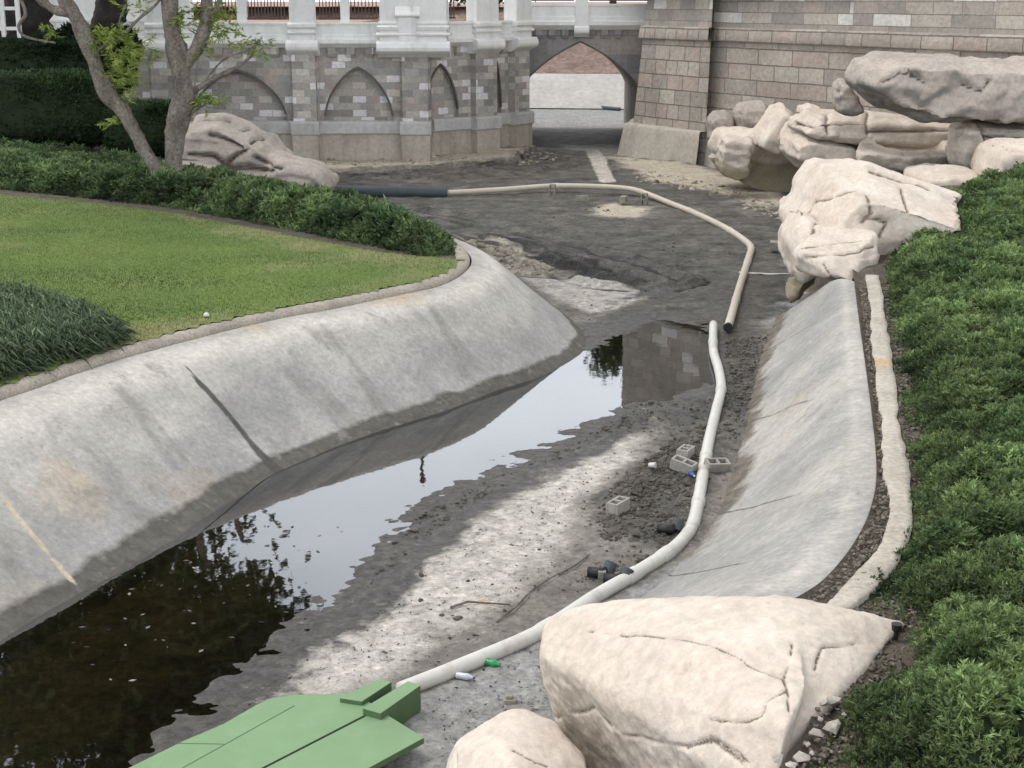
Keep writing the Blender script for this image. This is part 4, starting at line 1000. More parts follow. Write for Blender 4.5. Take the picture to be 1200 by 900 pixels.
def wall_section(P0, P1, arches, piers, rails, root, ledge=True, corbels=True, pedestal=None, zc=(ZC0, ZC1), back_y=0.28, stone_m=None):
    """P0..P1 run of wall; all x in metres along it; piers = (x0,x1,white_top)"""
    M, L = frame_to(P0, P1)
    z0c, z1c = zc
    mb = MB(M); mb.box(-0.02, L, back_y, back_y + 0.6, ZL0, z0c + .1); mb.build('niche_back', stone_m or M_stoneL, root)
    mb = MB(M); plate(mb, 0, L, ZL1 - 0.1, z0c + 0.02, arches, 0.0, back_y + 0.1); mb.build('stone_face', stone_m or M_stoneL, root)
    for cx, hw, zs, za in arches:
        a = arch_pts(cx, hw, zs, za); b = arch_pts(cx, hw - 0.09, zs, za - 0.11)
        mb = MB(M); mb.prism_xz(a + b[::-1], -0.045, 0.06); mb.build('arch_shade_trim', M_shade_trim, root)  # dark rim stands in for the shadow line of the recessed niche
    if ledge:
        mb = MB(M); mb.box(0, L, -0.10, back_y + 0.5, ZB, ZL0 + .01); mb.build('plinth', M_plinth, root)
        mb = MB(M); mb.profile_x([(0.4, ZL0), (-0.16, ZL0), (-0.20, ZL0 + .05), (-0.20, ZL1 - 0.1), (-0.12, ZL1 - 0.02), (0.02, ZL1), (0.4, ZL1)], 0, L); mb.build('ledge', M_ledge, root)
    if corbels:
        x = 0.5
        while x < L - 0.4:
            if not any(a - .3 < x < b + .1 for a, b, w in piers):
                mb = MB(M); mb.profile_x([(0.05, z0c - 0.42), (-0.10, z0c - 0.42), (-0.22, z0c - 0.28), (-0.24, z0c), (0.05, z0c)], x, x + 0.36); mb.build('corbel', M_stoneL, root)
            x += 0.86
    mb = MB(M); mb.profile_x(cornice_profile(0, z0c, z1c, 0.42), -0.01, L + 0.01); mb.build('cornice', M_white, root)
    for a, b, w in piers:
        mb = MB(M); mb.box(a, b, -0.42, 0.2, ZL1 - .02, z0c - 0.2); mb.build('pilaster', stone_m or M_stoneL, root)
        if ledge:
            mb = MB(M); mb.box(a - .06, b + .06, -0.56, 0.2, ZB, ZL0 - .004); mb.build('plinth', M_plinth, root)
            mb = MB(M); mb.profile_x([(0.1, ZL0 - .02), (-0.60, ZL0 - .02), (-0.64, ZL0 + .03), (-0.64, ZL1 - .09), (-0.56, ZL1 - .01), (-0.38, ZL1 + .015), (0.1, ZL1 + .015)], a - .12, b + .12); mb.build('ledge', M_ledge, root)
        mb = MB(M); console(mb, a - 0.2, b + 0.2, 0, z0c - 0.36, z0c + 0.34, 0.85); mb.build('console', M_white, root, 0.04)
        if w:
            mb = MB(M); mb.box(a - .02, b + .02, -0.52, 0.25, z0c + 0.3, 8.15)
            mb.profile_x([(0.3, z1c - .25), (-0.60, z1c - .25), (-0.66, z1c - .2), (-0.66, z1c - .08), (-0.56, z1c), (0.3, z1c)], a - .1, b + .1)
            mb.profile_x([(0.3, z0c + .62), (-0.62, z0c + .62), (-0.66, z0c + .68), (-0.56, z0c + .80), (0.3, z0c + .80)], a - .09, b + .09)
            mb.box(a - .12, b + .12, -0.64, 0.36, 8.15, 8.3)
            mb.build('pier', M_white, root)
    for a, b in rails:
        mb = MB(M)
        mb.box(a, b, 0.03, 0.09, 7.62, 7.70); mb.box(a, b, 0.03, 0.09, z1c + 0.14, z1c + 0.22)
        n = max(3, int((b - a) / 0.145))
        for i in range(n):
            x = a + (b - a) * (i + 0.5) / n
            mb.box(x - .022, x + .022, 0.035, 0.08, z1c + 0.22, 7.62)
        mb.build('railing', M_rail, root)
        mb = MB(M); mb.box(a - .01, b + .01, -0.12, 0.26, 7.70, 7.86); mb.build('handrail', M_white, root)
    # small posts between railing panels
    rr = sorted(rails)
    for (a, b), (c, d) in zip(rr[:-1], rr[1:]):
        if c - b < 1.0:
            mb = MB(M); mb.box(b, c, -0.10, 0.24, z1c - .02, 7.86); mb.build('pier', M_white, root)
    return M, L

M_shade_trim = surface('arch_shade_stone', (0.10, 0.095, 0.09), (0.15, 0.14, 0.13), 1.0, 6.0, 0.2, bump=0.3)  # dark tone that paints the recess shadow round the arches
YA = 68.5
def xa(px, py=150, Y=YA): return S(px, py, Y).x
x0 = xa(178)
root = tag(empty('castle_wall', (x0 + 6, YA, 0)), 'grey stone castle wall with blind pointed arches, white parapet and ledge on the left', 'wall')
X = lambda px: xa(px) - x0
wall_section((x0, YA), (xa(505), YA), [(X(281), 2.2, 2.3, 4.36), (X(421), 1.6, 2.25, 4.47)], [(X(183), X(232), True), (X(346), X(373), True), (X(473), X(503), False)],
             [(X(250), X(284)), (X(295), X(340)), (X(367) + .4, X(403)), (X(413), X(446))], root)
# big white pedestal over the corner
M, L = frame_to((x0, YA), (xa(505), YA))
mb = MB(M)
a, b = X(447), X(528)
console(mb, a - 0.05, b + 0.05, 0, ZC0 - 0.42, ZC0 + 0.32, 1.15)
mb.box(a + .1, b - .1, -0.85, 1.0, ZC0 + .3, 8.3)
for z, e in ((ZC0 + .55, .16), (ZC0 + .8, .1), (ZC1 - .25, .12), (ZC1 - .08, .06)):
    mb.profile_x([(1.0, z), (-0.85 - e, z), (-0.85 - e * 1.2, z + .06), (-0.85 - e * .7, z + .14), (1.0, z + .14)], a + .1 - e, b - .1 + e)
mb.box(a + .95, a + 1.75, -1.0, -0.7, ZC0 + .3, ZC0 + 1.35)
mb.build('pedestal', M_white, root)
mb = MB(M); mb.profile_x([(-1.0, ZC0 + 1.35), (-1.12, ZC0 + 1.4), (-1.12, ZC0 + 1.47), (-0.8, ZC0 + 1.9), (-0.7, ZC0 + 1.9), (-.7, ZC0 + 1.35)], a + .8, a + 1.9); mb.build('coping', M_white, root)
mb = MB(M); mb.tube([(a + 1.55, -1.0, ZC0 + 1.5), (a + 1.55, -1.0, 9.0)], 0.045, 8); mb.build('downpipe', M_white, root)

# shaded wall return further left
M, L = frame_to((xa(20, Y=72), 72), (xa(182, Y=72), 72))
mb = MB(M); mb.box(0, L, 0, .5, -.4, 5.4); mb.build('stone_face', M_stoneL, root)
mb = MB(M); mb.profile_x(cornice_profile(0, 5.3, 6.5, .45), 0, L); mb.box(0, L, -.1, .3, 6.45, 8.1); mb.build('parapet', M_white, root)

# receding section and the bridge abutment
PB0, PB1 = (xa(506, 138, 69.6) , 69.6), (xa(577, 135, 72.0), 72.0)
LBm = math.hypot(PB1[0] - PB0[0], PB1[1] - PB0[1])
root2 = tag(empty('castle_wall', ((PB0[0] + PB1[0]) / 2, 70.8, 0)), 'short angled stone wall section with one arched niche beside the bridge', 'wall')
wall_section(PB0, PB1, [(0.55, 1.05, 2.4, 4.55)], [(LBm - 1.35, LBm - 0.05, True)], [(0.15, .75), (1.0, 1.5)], root2)
PC0, PC1 = (xa(578, 130, 73.0), 73.0), (xa(613, 129, 75.0), 75.0)
LC = math.hypot(PC1[0] - PC0[0], PC1[1] - PC0[1])
root3 = tag(empty('castle_wall', ((PC0[0] + PC1[0]) / 2, 74, 0)), 'narrow stone pier with ledge at the left end of the arched bridge', 'wall')
wall_section(PC0, PC1, [(0.25, 0.42, 2.3, 4.6)], [(LC - 1.25, LC - 0.03, True)], [(0.1, 0.5)], root3)

# ------------------------------------------------------------------ BRIDGE
YB = 76.0
def xb(px, py=100): return S(px, py, YB).x
bx0, bx1 = xb(604), xb(800)
root = tag(empty('stone_bridge', ((bx0 + bx1) / 2, YB, 0)), 'stone bridge with a wide pointed arch and white parapet beside the tower', 'bridge')
M, L = frame_to((bx0, YB), (bx1, YB))
XB = lambda px, py=100: xb(px, py) - bx0
cx, hw, zs, za = XB(680, 60), 3.2, 2.75, 5.42
mb = MB(M); plate(mb, 0, L, -0.4, 5.95, [(cx, hw, zs, za)], 0, 1.0); mb.build('arched_wall', M_stoneB, root)
mb = MB(M); plate(mb, 0, L, -0.4, 6.0, [(cx, hw, zs, za)], 1.004, 12.5); mb.build('vault', M_plinth, root)
a = arch_pts(cx, hw, zs, za); b = arch_pts(cx, hw - 0.10, zs, za - 0.10)
mb = MB(M); mb.prism_xz(a + b[::-1], -0.05, 0.3); mb.build('arch_shade_trim', M_shade_trim, root)
mb = MB(M); mb.profile_x(cornice_profile(0, 5.95, 7.22, 0.4), 0, L); mb.build('cornice', M_white, root)
x = 0.35
while x < L - 3:
    mb = MB(M); mb.profile_x([(0.05, 5.56), (-0.12, 5.56), (-0.22, 5.70), (-0.24, 5.95), (0.05, 5.95)], x, x + 0.34); mb.build('corbel', M_stoneB, root); x += 0.66
mb = MB(M); console(mb, XB(672) , XB(689), 0, 5.6, 6.15, 0.6); mb.box(XB(673), XB(688), -.5, .2, 6.1, 8.2); mb.build('pier', M_white, root)
for p0, p1 in ((606, 672), (689, 757)):
    mb = MB(M); a, b = XB(p0), XB(p1)
    mb.box(a, b, .03, .09, 8.0, 8.08); mb.box(a, b, .03, .09, 7.35, 7.42)
    n = int((b - a) / .15)
    for i in range(n):
        x = a + (b - a) * (i + .5) / n; mb.box(x - .022, x + .022, .035, .08, 7.42, 8.0)
    mb.build('railing', M_rail, root)
    mb = MB(M); mb.box(a, b, -.1, .25, 8.08, 8.22); mb.build('handrail', M_white, root)
mb = MB(M); mb.box(XB(612.5, 120), XB(617, 120), 0.25, 0.75, -.3, 2.9); mb.build('dark_gap_strip', M_dark, root)  # added dark box standing for the shaded gap at the arch's left leg
mb = MB(M); mb.tube([(XB(600, 66), -0.35, 5.06 - .35), (XB(613, 77), -0.5, 4.62 - .35)], 0.05, 8); mb.build('drain_spout', M_white, root)

# far side seen through the arch: bank, slope, plaza
me = np_mesh('far_bank', np.array([(-30, 107, 0.15), (40, 99, 0.15), (40, 99.6, 0.5), (-30, 107.6, 0.5), (40, 102.6, 2.2), (-30, 110.6, 2.3), (40, 103, 2.25), (-30, 111, 2.35)]), np.array([[0, 1, 2, 3], [3, 2, 4, 5], [5, 4, 6, 7]]))
tag(link('far_bank', me, M_farbank), 'pale concrete bank beyond the bridge', None, None, 'structure')
xs = np.linspace(-30, 40, 90); V = []
for j in range(14):
    for x in xs:
        y0 = 110.9 - (x + 30) * 8 / 70
        V.append((x, y0 + j * 0.8, 2.25 + j * 0.36 + 0.12 * mnoise.noise((x * .7, j * .9, 0))))
tag(link('mulch_slope', np_mesh('mulch_slope', np.array(V), grid_faces(14, 90)), M_mulch, smooth=True), 'reddish mulch slope beyond the far bank', None, None, 'structure')
me = np_mesh('plaza', np.array([(-300, 72.4, 6.0), (-10, 72.4, 6.0), (-10, 110, 6.0), (-300, 110, 6.0), (-300, 121, 6.9), (300, 113, 6.9), (300, 420, 6.95), (-300, 420, 6.95)]), np.array([[0, 1, 2, 3], [4, 5, 6, 7]]))
tag(link('plaza', me, M_plaza), 'pinkish paved plaza behind the parapet', None, None, 'structure')

# ------------------------------------------------------------------ TOWER
Y1, Y2, Y3 = 72.2, 67.3, 50.5
A0 = S(738, 150, Y1); A0 = Vector((A0.x + .02, Y1, 0)); Bx = S(826, 150, Y2).x; B0 = Vector((Bx, Y2, 0)); C0 = Vector((S(1230, 120, Y3).x, Y3, 0))
W0 = Vector((A0.x + 2.0, A0.y + 12, 0))
def lean(P, z, dx, dy): return Vector((P.x + dx * z, P.y + dy * z, z))
LEAN = dict(W=(0.105, 0.0), A=(0.100, 0.075), B=(0.035, 0.085), C=(0.0, 0.05))
root = tag(empty('stone_tower', (Bx, Y2 + 4, 0)), 'huge battered stone castle tower of rough pinkish grey blocks on the right', 'tower')
def tower_face(P, pl_, Q, ql, z0, z1, m, nm, out=0.0, nz=8):
    d = (Q - P); d.z = 0; d.normalize(); nrm = Vector((d.y, -d.x, 0)) * out
    V, uv = [], []
    L = (Q - P).length
    for i in range(nz + 1):
        z = z0 + (z1 - z0) * i / nz
        for k in range(2):
            p = lean(P, z, *pl_) if k == 0 else lean(Q, z, *ql)
            V.append(p + nrm - d * out * (0.8 if k == 0 else -.0)); uv.append((k * L, z))
    return link(nm, np_mesh(nm, np.array(V), grid_faces(nz + 1, 2), uv=np.array(uv)), m, root)
def face_slab(P, pl_, Q, ql, prof, m, nm):
    """moulding run along a face: profile of (out, z)"""
    d = (Q - P); d.z = 0; d.normalize(); nrm = Vector((d.y, -d.x, 0))
    V, uv = [], []; L = (Q - P).length; acc = 0
    for i, (o, z) in enumerate(prof):
        if i: acc += math.hypot(o - prof[i - 1][0], z - prof[i - 1][1])
        V.append(lean(P, z, *pl_) + nrm * o - d * o * 0.85); uv.append((0, acc)); V.append(lean(Q, z, *ql) + nrm * o); uv.append((L, acc))
    return link(nm, np_mesh(nm, np.array(V), grid_faces(len(prof), 2), uv=np.array(uv)), m, root)
dB_ = (C0 - B0).normalized(); nB_ = Vector((dB_.y, -dB_.x, 0))
BR = B0 + Vector((.1, 2.5, 0))
faces = [(W0, LEAN['W'], A0, LEAN['A'], 'W'), (A0, LEAN['A'], B0, LEAN['B'], 'A'), (B0, LEAN['B'], BR, LEAN['B'], 'W'), (B0 - nB_ * .5 - dB_ * 1.7, LEAN['B'], C0 - nB_ * .5, LEAN['C'], 'B')]
PL = [(0.0, 1.62), (0.30, 1.62), (0.36, 1.5), (0.36, 1.25), (0.52, -0.5)]
for P, pl_, Q, ql, k in faces:
    lo, hi = (M_stoneR, M_stoneRU) if k == 'B' else (M_stoneT, M_stoneTU)
    tower_face(P, pl_, Q, ql, -0.4, 5.72, lo, 'block_wall'); tower_face(P, pl_, Q, ql, 6.12, 17.0, hi, 'upper_wall')
    face_slab(P, pl_, Q, ql, PL[::-1], M_plinth, 'plinth')
    face_slab(P, pl_, Q, ql, [(0.0, 5.60), (0.15, 5.63), (0.17, 5.67), (0.15, 6.16), (0.12, 6.20), (0.0, 6.22)], M_stoneR if k == 'B' else M_stoneT, 'string_course')
us = [Vector((5.62, 72.6, 0)), Vector((B0.x + .15, B0.y + .3, 0)), Vector((C0.x, C0.y + 2.0, 0))]
tower_face(us[0], (0, 0), us[1], (0, 0), 7.75, 19.0, M_stoneTU, 'upper_storey'); tower_face(us[1], (0, 0), us[2], (0, 0), 7.75, 19.0, M_stoneRU, 'upper_storey'); tower_face(us[0] + Vector((1.0, 12, 0)), (0, 0), us[0], (0, 0), 7.75, 19.0, M_stoneTU, 'upper_storey')
# buttress set against the right-hand face
dBC = (C0 - B0).normalized(); nBC = Vector((dBC.y, -dBC.x, 0))
for s0, s1, o in ((9.0, 18.6, 0.22),):
    P = B0 + dBC * s0 + nBC * (o - .5); Q2 = B0 + dBC * s1 + nBC * (o - .5)
    tower_face(P, (0.02, 0.07), Q2, (0.0, 0.05), -0.4, 5.72, M_stoneR, 'buttress'); tower_face(P, (0.02, 0.07), Q2, (0.0, 0.05), 6.12, 17.0, M_stoneRU, 'buttress')
    face_slab(P, (0.02, 0.07), Q2, (0.0, 0.05), [(0.0, 5.60), (0.15, 5.63), (0.17, 5.67), (0.15, 6.16), (0.12, 6.20), (0.0, 6.22)], M_stoneR, 'string_course')
    P1_ = P - nBC * (o + .1)
    tower_face(P1_, (0.02, 0.07), P, (0.02, 0.07), -0.4, 17.0, M_stoneR, 'buttress')
mb = MB(); v = [lean(p, 19.0, *l) for p, l in ((W0, LEAN['W']), (A0, LEAN['A']), (B0, LEAN['B']), (C0, LEAN['C']))]
mb._add(v + [Vector((30, 84, 19))], [[0, 1, 2, 3, 4]]); mb.build('tower_roof', M_stoneT, root)
# ------------------------------------------------------------------ PIPES
def pipe(px, r, m, label, zc=None, couplings=(), n=160, cap=True, end_dark=None, cat='pipe', name='drain_pipe', lift=0.0, cm=None):
    pts = []
    for p in px:
        x, y = p[0], p[1]; z = p[2] if len(p) > 2 else r + 0.02
        pts.append(G(x, y, z))
    path = catmull(pts, n)
    root = tag(empty(name, pts[0]), label, cat)
    mb = MB(); mb.tube([tuple(p) for p in path], r, 16); mb.build('tube', m, root, smooth=True)
    for f in couplings:
        k = int(f * (n - 1)); mb = MB(); k0, k1 = max(0, k - 1), min(n - 1, k + 1)
        c = Vector(path[k]); d = (Vector(path[k1]) - Vector(path[k0])).normalized()
        mb.tube([c - d * .13, c - d * .125, c + d * .125, c + d * .13], [r * 1.0, r * 1.12, r * 1.12, r * 1.0], 16); mb.build('coupling', cm or m, root, smooth=False)
    if end_dark:
        for e in end_dark:
            k = 0 if e == 0 else n - 1; c = Vector(path[k]); d = (Vector(path[k]) - Vector(path[1 if e == 0 else n - 2])).normalized()
            mb = MB(); mb.tube([c - d * .10, c + d * .012], r * 1.04, 16); mb.build('open_end', M_black, root)
    return root
pipe([(470, 809, .13), (540, 781, .13), (632, 741, .12), (700, 698, .12), (745, 672, .12), (788, 644, .12), (808, 622, .13), (816, 600, .13), (823, 560, .14), (830, 520, .15), (839, 482, .14), (845, 455, .13), (842, 432, .12), (836, 410, .12), (836, 380, .13)],
     0.095, M_pipe, 'long white plastic pipe bending along the right side of the moat floor', couplings=(0.155, .28, .34, .525, .62, .78, .95))
pipe([(853, 384, .16), (860, 360, .16), (868, 332, .15), (878, 300, .14), (880, 291, .14), (874, 283, .14), (850, 267, .14), (815, 250, .15), (785, 238, .18), (755, 226, .26), (735, 221, .32), (700, 218.5, .34), (645, 218, .34), (590, 222, .26), (522, 226, .2)],
     0.10, M_pipe_old, 'weathered cream pipe crossing the mud in front of the bridge', couplings=(0.1, .2, .3, .42, .52, .66, .85), end_dark=(0,))
pipe([(524, 226, .22), (500, 226, .22), (470, 225.5, .24), (430, 225, .25), (385, 223, .25), (330, 221, .25)], 0.24, M_hose, 'thick blue-black hose lying on the mud below the juniper bed', cat='hose', name='drain_hose')
pipe([(866, 320, .06), (900, 322, .06), (940, 322, .06)], 0.05, M_pipe, 'thin white pipe lying on the mud below the rock outcrop', name='drain_pipe')
pipe([(672, 123, .2), (700, 125.5, .2), (726, 128, .2)], 0.13, M_hose, 'dark pipe lying on pale concrete beyond the bridge arch', cat='hose', name='drain_hose')
pipe([(616, 120, .2), (645, 121, .2), (671, 123, .2)], 0.1, M_pipe_old, 'pale pipe lying on concrete beyond the bridge arch', name='drain_pipe')

# ------------------------------------------------------------------ CONCRETE BLOCKS
def block_mesh(upright=False):
    mb = MB()
    L, W, Hh, t = .395, .195, .19, .036
    bm_ = mb
    bm_.box(-L / 2, L / 2, -W / 2, -W / 2 + t, 0, Hh); bm_.box(-L / 2, L / 2, W / 2 - t, W / 2, 0, Hh)
    for x in (-L / 2, -t / 2, L / 2 - t): bm_.box(x, x + t, -W / 2 + t, W / 2 - t, 0, Hh)
    return mb.mesh('concrete_block')
BM_ = block_mesh()
def block(px, py, z, rot, label, m=M_block, tilt=(0, 0), sink=0.0, scale=1.0, group=None):
    g = G(px, py, z); me = BM_.copy()
    o = link('concrete_block', me, m)
    o.location = (g.x, g.y, floor_z(g.x, g.y) - 0.01 + sink); o.rotation_euler = (tilt[0], tilt[1], math.radians(rot)); o.scale = (scale,) * 3
    b = o.modifiers.new('bevel', 'BEVEL'); b.width = .006; b.segments = 1
    return tag(o, label, 'block', group or 'concrete blocks on the moat floor')
block(724, 607, .0, 57, 'lone hollow concrete block standing in the mud left of the white pipe')
block(802, 545, .0, 66, 'hollow block lying farther back of the pair by the white pipe', m=M_block, tilt=(.08, .05))
block(800, 561, .0, -32, 'tilted hollow block nearer of the pair by the white pipe', m=M_block, tilt=(.12, .2))
block(838, 556, .05, 20, 'pale block on the bank side of the white pipe', m=M_block, tilt=(.3, .1))
for (x, y, r, lab, ti) in [(647, 232, 80, 'dark block under the cream pipe, leftmost of the row', (0, math.pi / 2)), (682, 238, 12, 'wide mossy block lying below the cream pipe, second of the row', (0, 0)), (727, 242, 75, 'upright block with holes facing out below the cream pipe', (math.pi / 2, 0)), (754, 243, 70, 'tall dirty block at the pipe bend, rightmost of the row', (0, math.pi / 2))]:
    block(x, y, 0, r, lab, M_block_old, ti, sink=0.22 if ti != (0, 0) else 0, scale=1.15, group='blocks below the cream pipe')
block(902, 298, 0, 80, 'dark block on end in the mud beside the rock outcrop', M_block_old, (math.pi / 2, 0), sink=.22, scale=1.25, group='blocks below the cream pipe')

# ------------------------------------------------------------------ GREEN RAFT
zd = 0.30
root = tag(empty('green_raft', G(330, 880, 0)), 'green painted flat wooden raft with two beams sticking out, at the bottom edge', 'raft')
def slab(poly, z0, z1, name, m, side=None):
    mb = MB(); n = len(poly)
    vs = [(p.x, p.y, z0) for p in poly] + [(p.x, p.y, z1) for p in poly]
    mb._add(vs, [list(range(n - 1, -1, -1)), list(range(n, 2 * n))] + [[i, (i + 1) % n, n + (i + 1) % n, n + i] for i in range(n)])
    o = mb.build(name, m, root, 0.006)
    o.data.materials.append(M_green_shaded)
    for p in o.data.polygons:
        if abs(p.normal.z) < 0.5: p.material_index = 1  # upright faces take the shade-darkened green
    return o
left = [G(x, y, zd) for x, y in [(60, 960), (105, 922), (158, 896), (215, 868), (262, 848), (300, 826), (318, 818), (345, 814), (385, 813), (414, 812), (444, 829), (140, 985)]]
slab(left, zd - .07, zd, 'deck_panel', M_green)
right = [G(x, y, zd) for x, y in [(444, 831), (497, 864), (420, 906), (250, 1000), (140, 987)]]
slab(right, zd - .07, zd - 0.004, 'deck_panel', M_green)
def beam(px, z1, hgt, name='beam'):
    poly = [G(x, y, z1) for x, y in px]; slab(poly, z1 - hgt, z1, name, M_green)
beam([(398, 818), (444, 795), (459, 799), (424, 822)], zd + .05, .20)
beam([(425, 830), (478, 798), (493, 803), (446, 836)], zd + .07, .30)
for pts in ([(345, 827), (300, 852), (205, 905)], [(206, 871), (262, 872)]):
    mb = MB(); pp = [G(x, y, zd + .001) for x, y in pts]
    mb.tube([tuple(p) for p in pp], 0.0045, 5); mb.build('seam', M_green_shaded, root)
for x, y in ((420, 850), (440, 862), (390, 885), (300, 850)):
    g = G(x, y, zd); mb = MB(); mb.box(g.x - .12, g.x + .12, g.y - .12, g.y + .12, -0.05, zd - .07); mb.build('float', M_green_shaded, root)

# ------------------------------------------------------------------ LITTER
def bottle(px, py, z, ang, r, L, m, label, capm, crush=0.0):
    g = G(px, py, z); fz = floor_z(g.x, g.y)
    root = tag(empty('plastic_bottle', (0, 0, 0)), label, 'bottle')
    mb = MB(); mb.lathe([(0.001, 0), (r * .9, 0.0), (r, r * .3), (r * (1 - crush), L * .35), (r, L * .55), (r * .95, L * .65), (r * .4, L * .85), (r * .35, L * .95)], seg=14); b = mb.build('body', m, root, smooth=True)
    mb = MB(); mb.lathe([(r * .42, L * .92), (r * .42, L), (0.001, L)], seg=12); mb.build('cap', capm, root)
    root.location = (g.x, g.y, fz + r); root.rotation_euler = (math.pi / 2, 0, math.radians(ang))
    return root
M_greenplastic = plain('green_plastic', (0.03, 0.28, 0.10), 0.3, 0.5)
M_clear = plain('clear_plastic', (0.50, 0.54, 0.60), 0.15, 0.6)
M_blue = plain('blue_plastic', (0.03, 0.07, 0.28), 0.4, 0.5)
M_tanleaf = plain('tan_leaf', (0.45, 0.30, 0.16), 0.8, 0.2)
bottle(568, 785, 0.0, 62, .05, .2, M_greenplastic, 'crushed green plastic bottle lying against the white pipe', M_greenplastic, .3)
bottle(535, 802, 0.0, 70, .04, .22, M_clear, 'clear plastic bottle lying beside the pipe near the green raft', M_blue, .1)
bottle(808, 566, 0.02, 20, .035, .16, M_blue, 'small blue bottle in the mud by the pair of blocks', M_white)
g = G(760, 557, 0); root = tag(empty('plastic_cup', (0, 0, 0)), 'white plastic cup lying in the dark mud', 'cup')
mb = MB(); mb.lathe([(0.001, 0), (.035, 0), (.05, .12), (.046, .12), (.032, .01)], seg=16); mb.build('cup_body', M_pipe, root, smooth=True); root.location = (g.x, g.y, floor_z(g.x, g.y) + .05); root.rotation_euler = (1.5, 0, 1.2)
def fitting(px, py, label, k):
    g = G(px, py, 0); root = tag(empty('pump_fitting', (g.x, g.y, 0)), label, 'fitting')
    fz = floor_z(g.x, g.y)
    mb = MB(); mb.tube([(g.x - .16, g.y + .02, fz + .07), (g.x + .02, g.y - .02, fz + .07), (g.x + .12, g.y + .05, fz + .09)], [.07, .075, .06], 12); mb.build('elbow', M_black, root, smooth=True)
    mb = MB(); mb.tube([(g.x + .10, g.y + .03, fz + .05), (g.x + .16, g.y + .10, fz + .17)], [.085, .085], 12); mb.build('collar', M_hose, root)
    if k:
        mb = MB(); mb.box(g.x - .03, g.x + .07, g.y - .12, g.y - .03, fz, fz + .12); mb.build('clamp', M_block_old, root)
fitting(703, 683, 'black pump fitting with an elbow lying beside the white pipe', 1)
fitting(783, 633, 'small black fitting half sunk in mud left of the pipe bend', 0)
fitting(722, 690, 'black elbow fitting under the white pipe behind the big boulder', 0)
def stick(pts, r, label, z=.03):
    path = [G(x, y, z) for x, y in pts]
    path = [Vector((p.x, p.y, floor_z(p.x, p.y) + .02 + .02 * (i % 2))) for i, p in enumerate(path)]
    mb = MB(); mb.tube([tuple(p) for p in path], [r * (1 - .6 * i / len(path)) for i in range(len(path))], 6)
    return tag(mb.build('stick', M_bark, None, smooth=True), label, 'stick')
stick([(528, 718), (548, 713), (565, 712), (598, 716)], .018, 'bent twig lying on pale concrete near an orange leaf')
stick([(582, 734), (605, 718), (625, 695), (655, 678)], .014, 'long thin branch lying on the pale moat floor')
stick([(655, 678), (675, 668), (690, 655)], .015, 'short twig continuing past the long thin branch')
g = G(566, 711, .03); V = np.array([(0, 0, .05), (.09, .03, .07), (.17, 0, .05), (.09, -.04, .06)]) + np.array([g.x - .08, g.y, floor_z(g.x, g.y) - .02])
tag(link('fallen_leaf', np_mesh('fallen_leaf', V, np.array([[0, 1, 2, 3]])), M_tanleaf), 'orange-brown fallen leaf by the bent twig', 'leaf')
g = G(598, 830, 0); mb = MB(); mb.box(-.07, .07, -.05, .05, 0, .05); mb.box(-.05, .03, -.03, .04, .05, .09)
o = mb.build('stone', M_block_old, None, .012); o.location = (g.x, g.y, floor_z(g.x, g.y)); tag(o, 'small brown stone above the rounded boulder at the bottom', 'stone')
g = G(242, 371, 1.86); mb = MB(); mb.lathe([(0.001, 0), (.06, 0.01), (.05, .05), (.02, .075), (0.001, .08)], seg=10); o = mb.build('paper_scrap', M_pipe, None, smooth=True); o.location = g; tag(o, 'tiny scrap of white paper on the lawn near the kerb', 'paper')
# garden light stake by the big boulder
g = G(1050, 747, 1.76); root = tag(empty('garden_light', (g.x, g.y, 1.76)), 'small black garden light on a stake beside the big boulder', 'light')
mb = MB(); mb.tube([(g.x, g.y, 1.6), (g.x, g.y, 1.84)], .02, 8); mb.build('stake', M_black, root)
mb = MB(); mb.lathe([(.03, 0), (.045, .02), (.05, .07), (.052, .075), (0.001, .08)], (g.x, g.y, 1.82), 14); mb.build('lamp_head', M_black, root)

# ------------------------------------------------------------------ GRASS CLUMP (left foreground)
lg = gp([(-170, 372), (-40, 352), (40, 356), (95, 373), (135, 388), (143, 402), (120, 412), (60, 428), (0, 446), (-170, 500)], 1.85)
n = 17000
q = rand_in_poly(lg, n); sdl = poly_sd(q, lg)
hh = 0.34 * sstep(0.05, -0.5, sdl) + .06
gx = np.gradient
eps = .05
ox = poly_sd(q + [eps, 0], lg) - sdl; oy = poly_sd(q + [0, eps], lg) - sdl
outd = np.column_stack([ox, oy, np.zeros(n)]) / eps
base = np.column_stack([q, np.full(n, 1.84) + hh * RNG.uniform(.3, 1.0, n)])
d = unit(RNG.normal(size=(n, 3)) * .55 + outd * (0.9 * np.exp(sdl / .3))[:, None] + np.array([0.1, -.1, .75]))
L = RNG.uniform(.2, .46, n); w = RNG.uniform(.014, .028, n)
side = unit(np.cross(d, RNG.normal(size=(n, 3))))
mid = base + d * L[:, None] * .6; tip = mid + unit(d * .6 + outd * .3 + np.array([0, 0, -.75])) * (L * .55)[:, None]
V = np.stack([base - side * w[:, None] * .5, base + side * w[:, None] * .5, mid + side * w[:, None] * .5, mid - side * w[:, None] * .5, tip], 1).reshape(-1, 3)
k = np.arange(n)[:, None] * 5
Fq = np.concatenate([np.stack([k[:, 0], k[:, 0] + 1, k[:, 0] + 2], 1), np.stack([k[:, 0], k[:, 0] + 2, k[:, 0] + 3], 1), np.stack([k[:, 0] + 3, k[:, 0] + 2, k[:, 0] + 4], 1)])
mixv = RNG.uniform(0, 1, (n, 1)); c = (np.array([.025, .05, .022]) * (1 - mixv) + np.array([.13, .18, .10]) * mixv) * (0.5 + .8 * (hh / .4))[:, None]
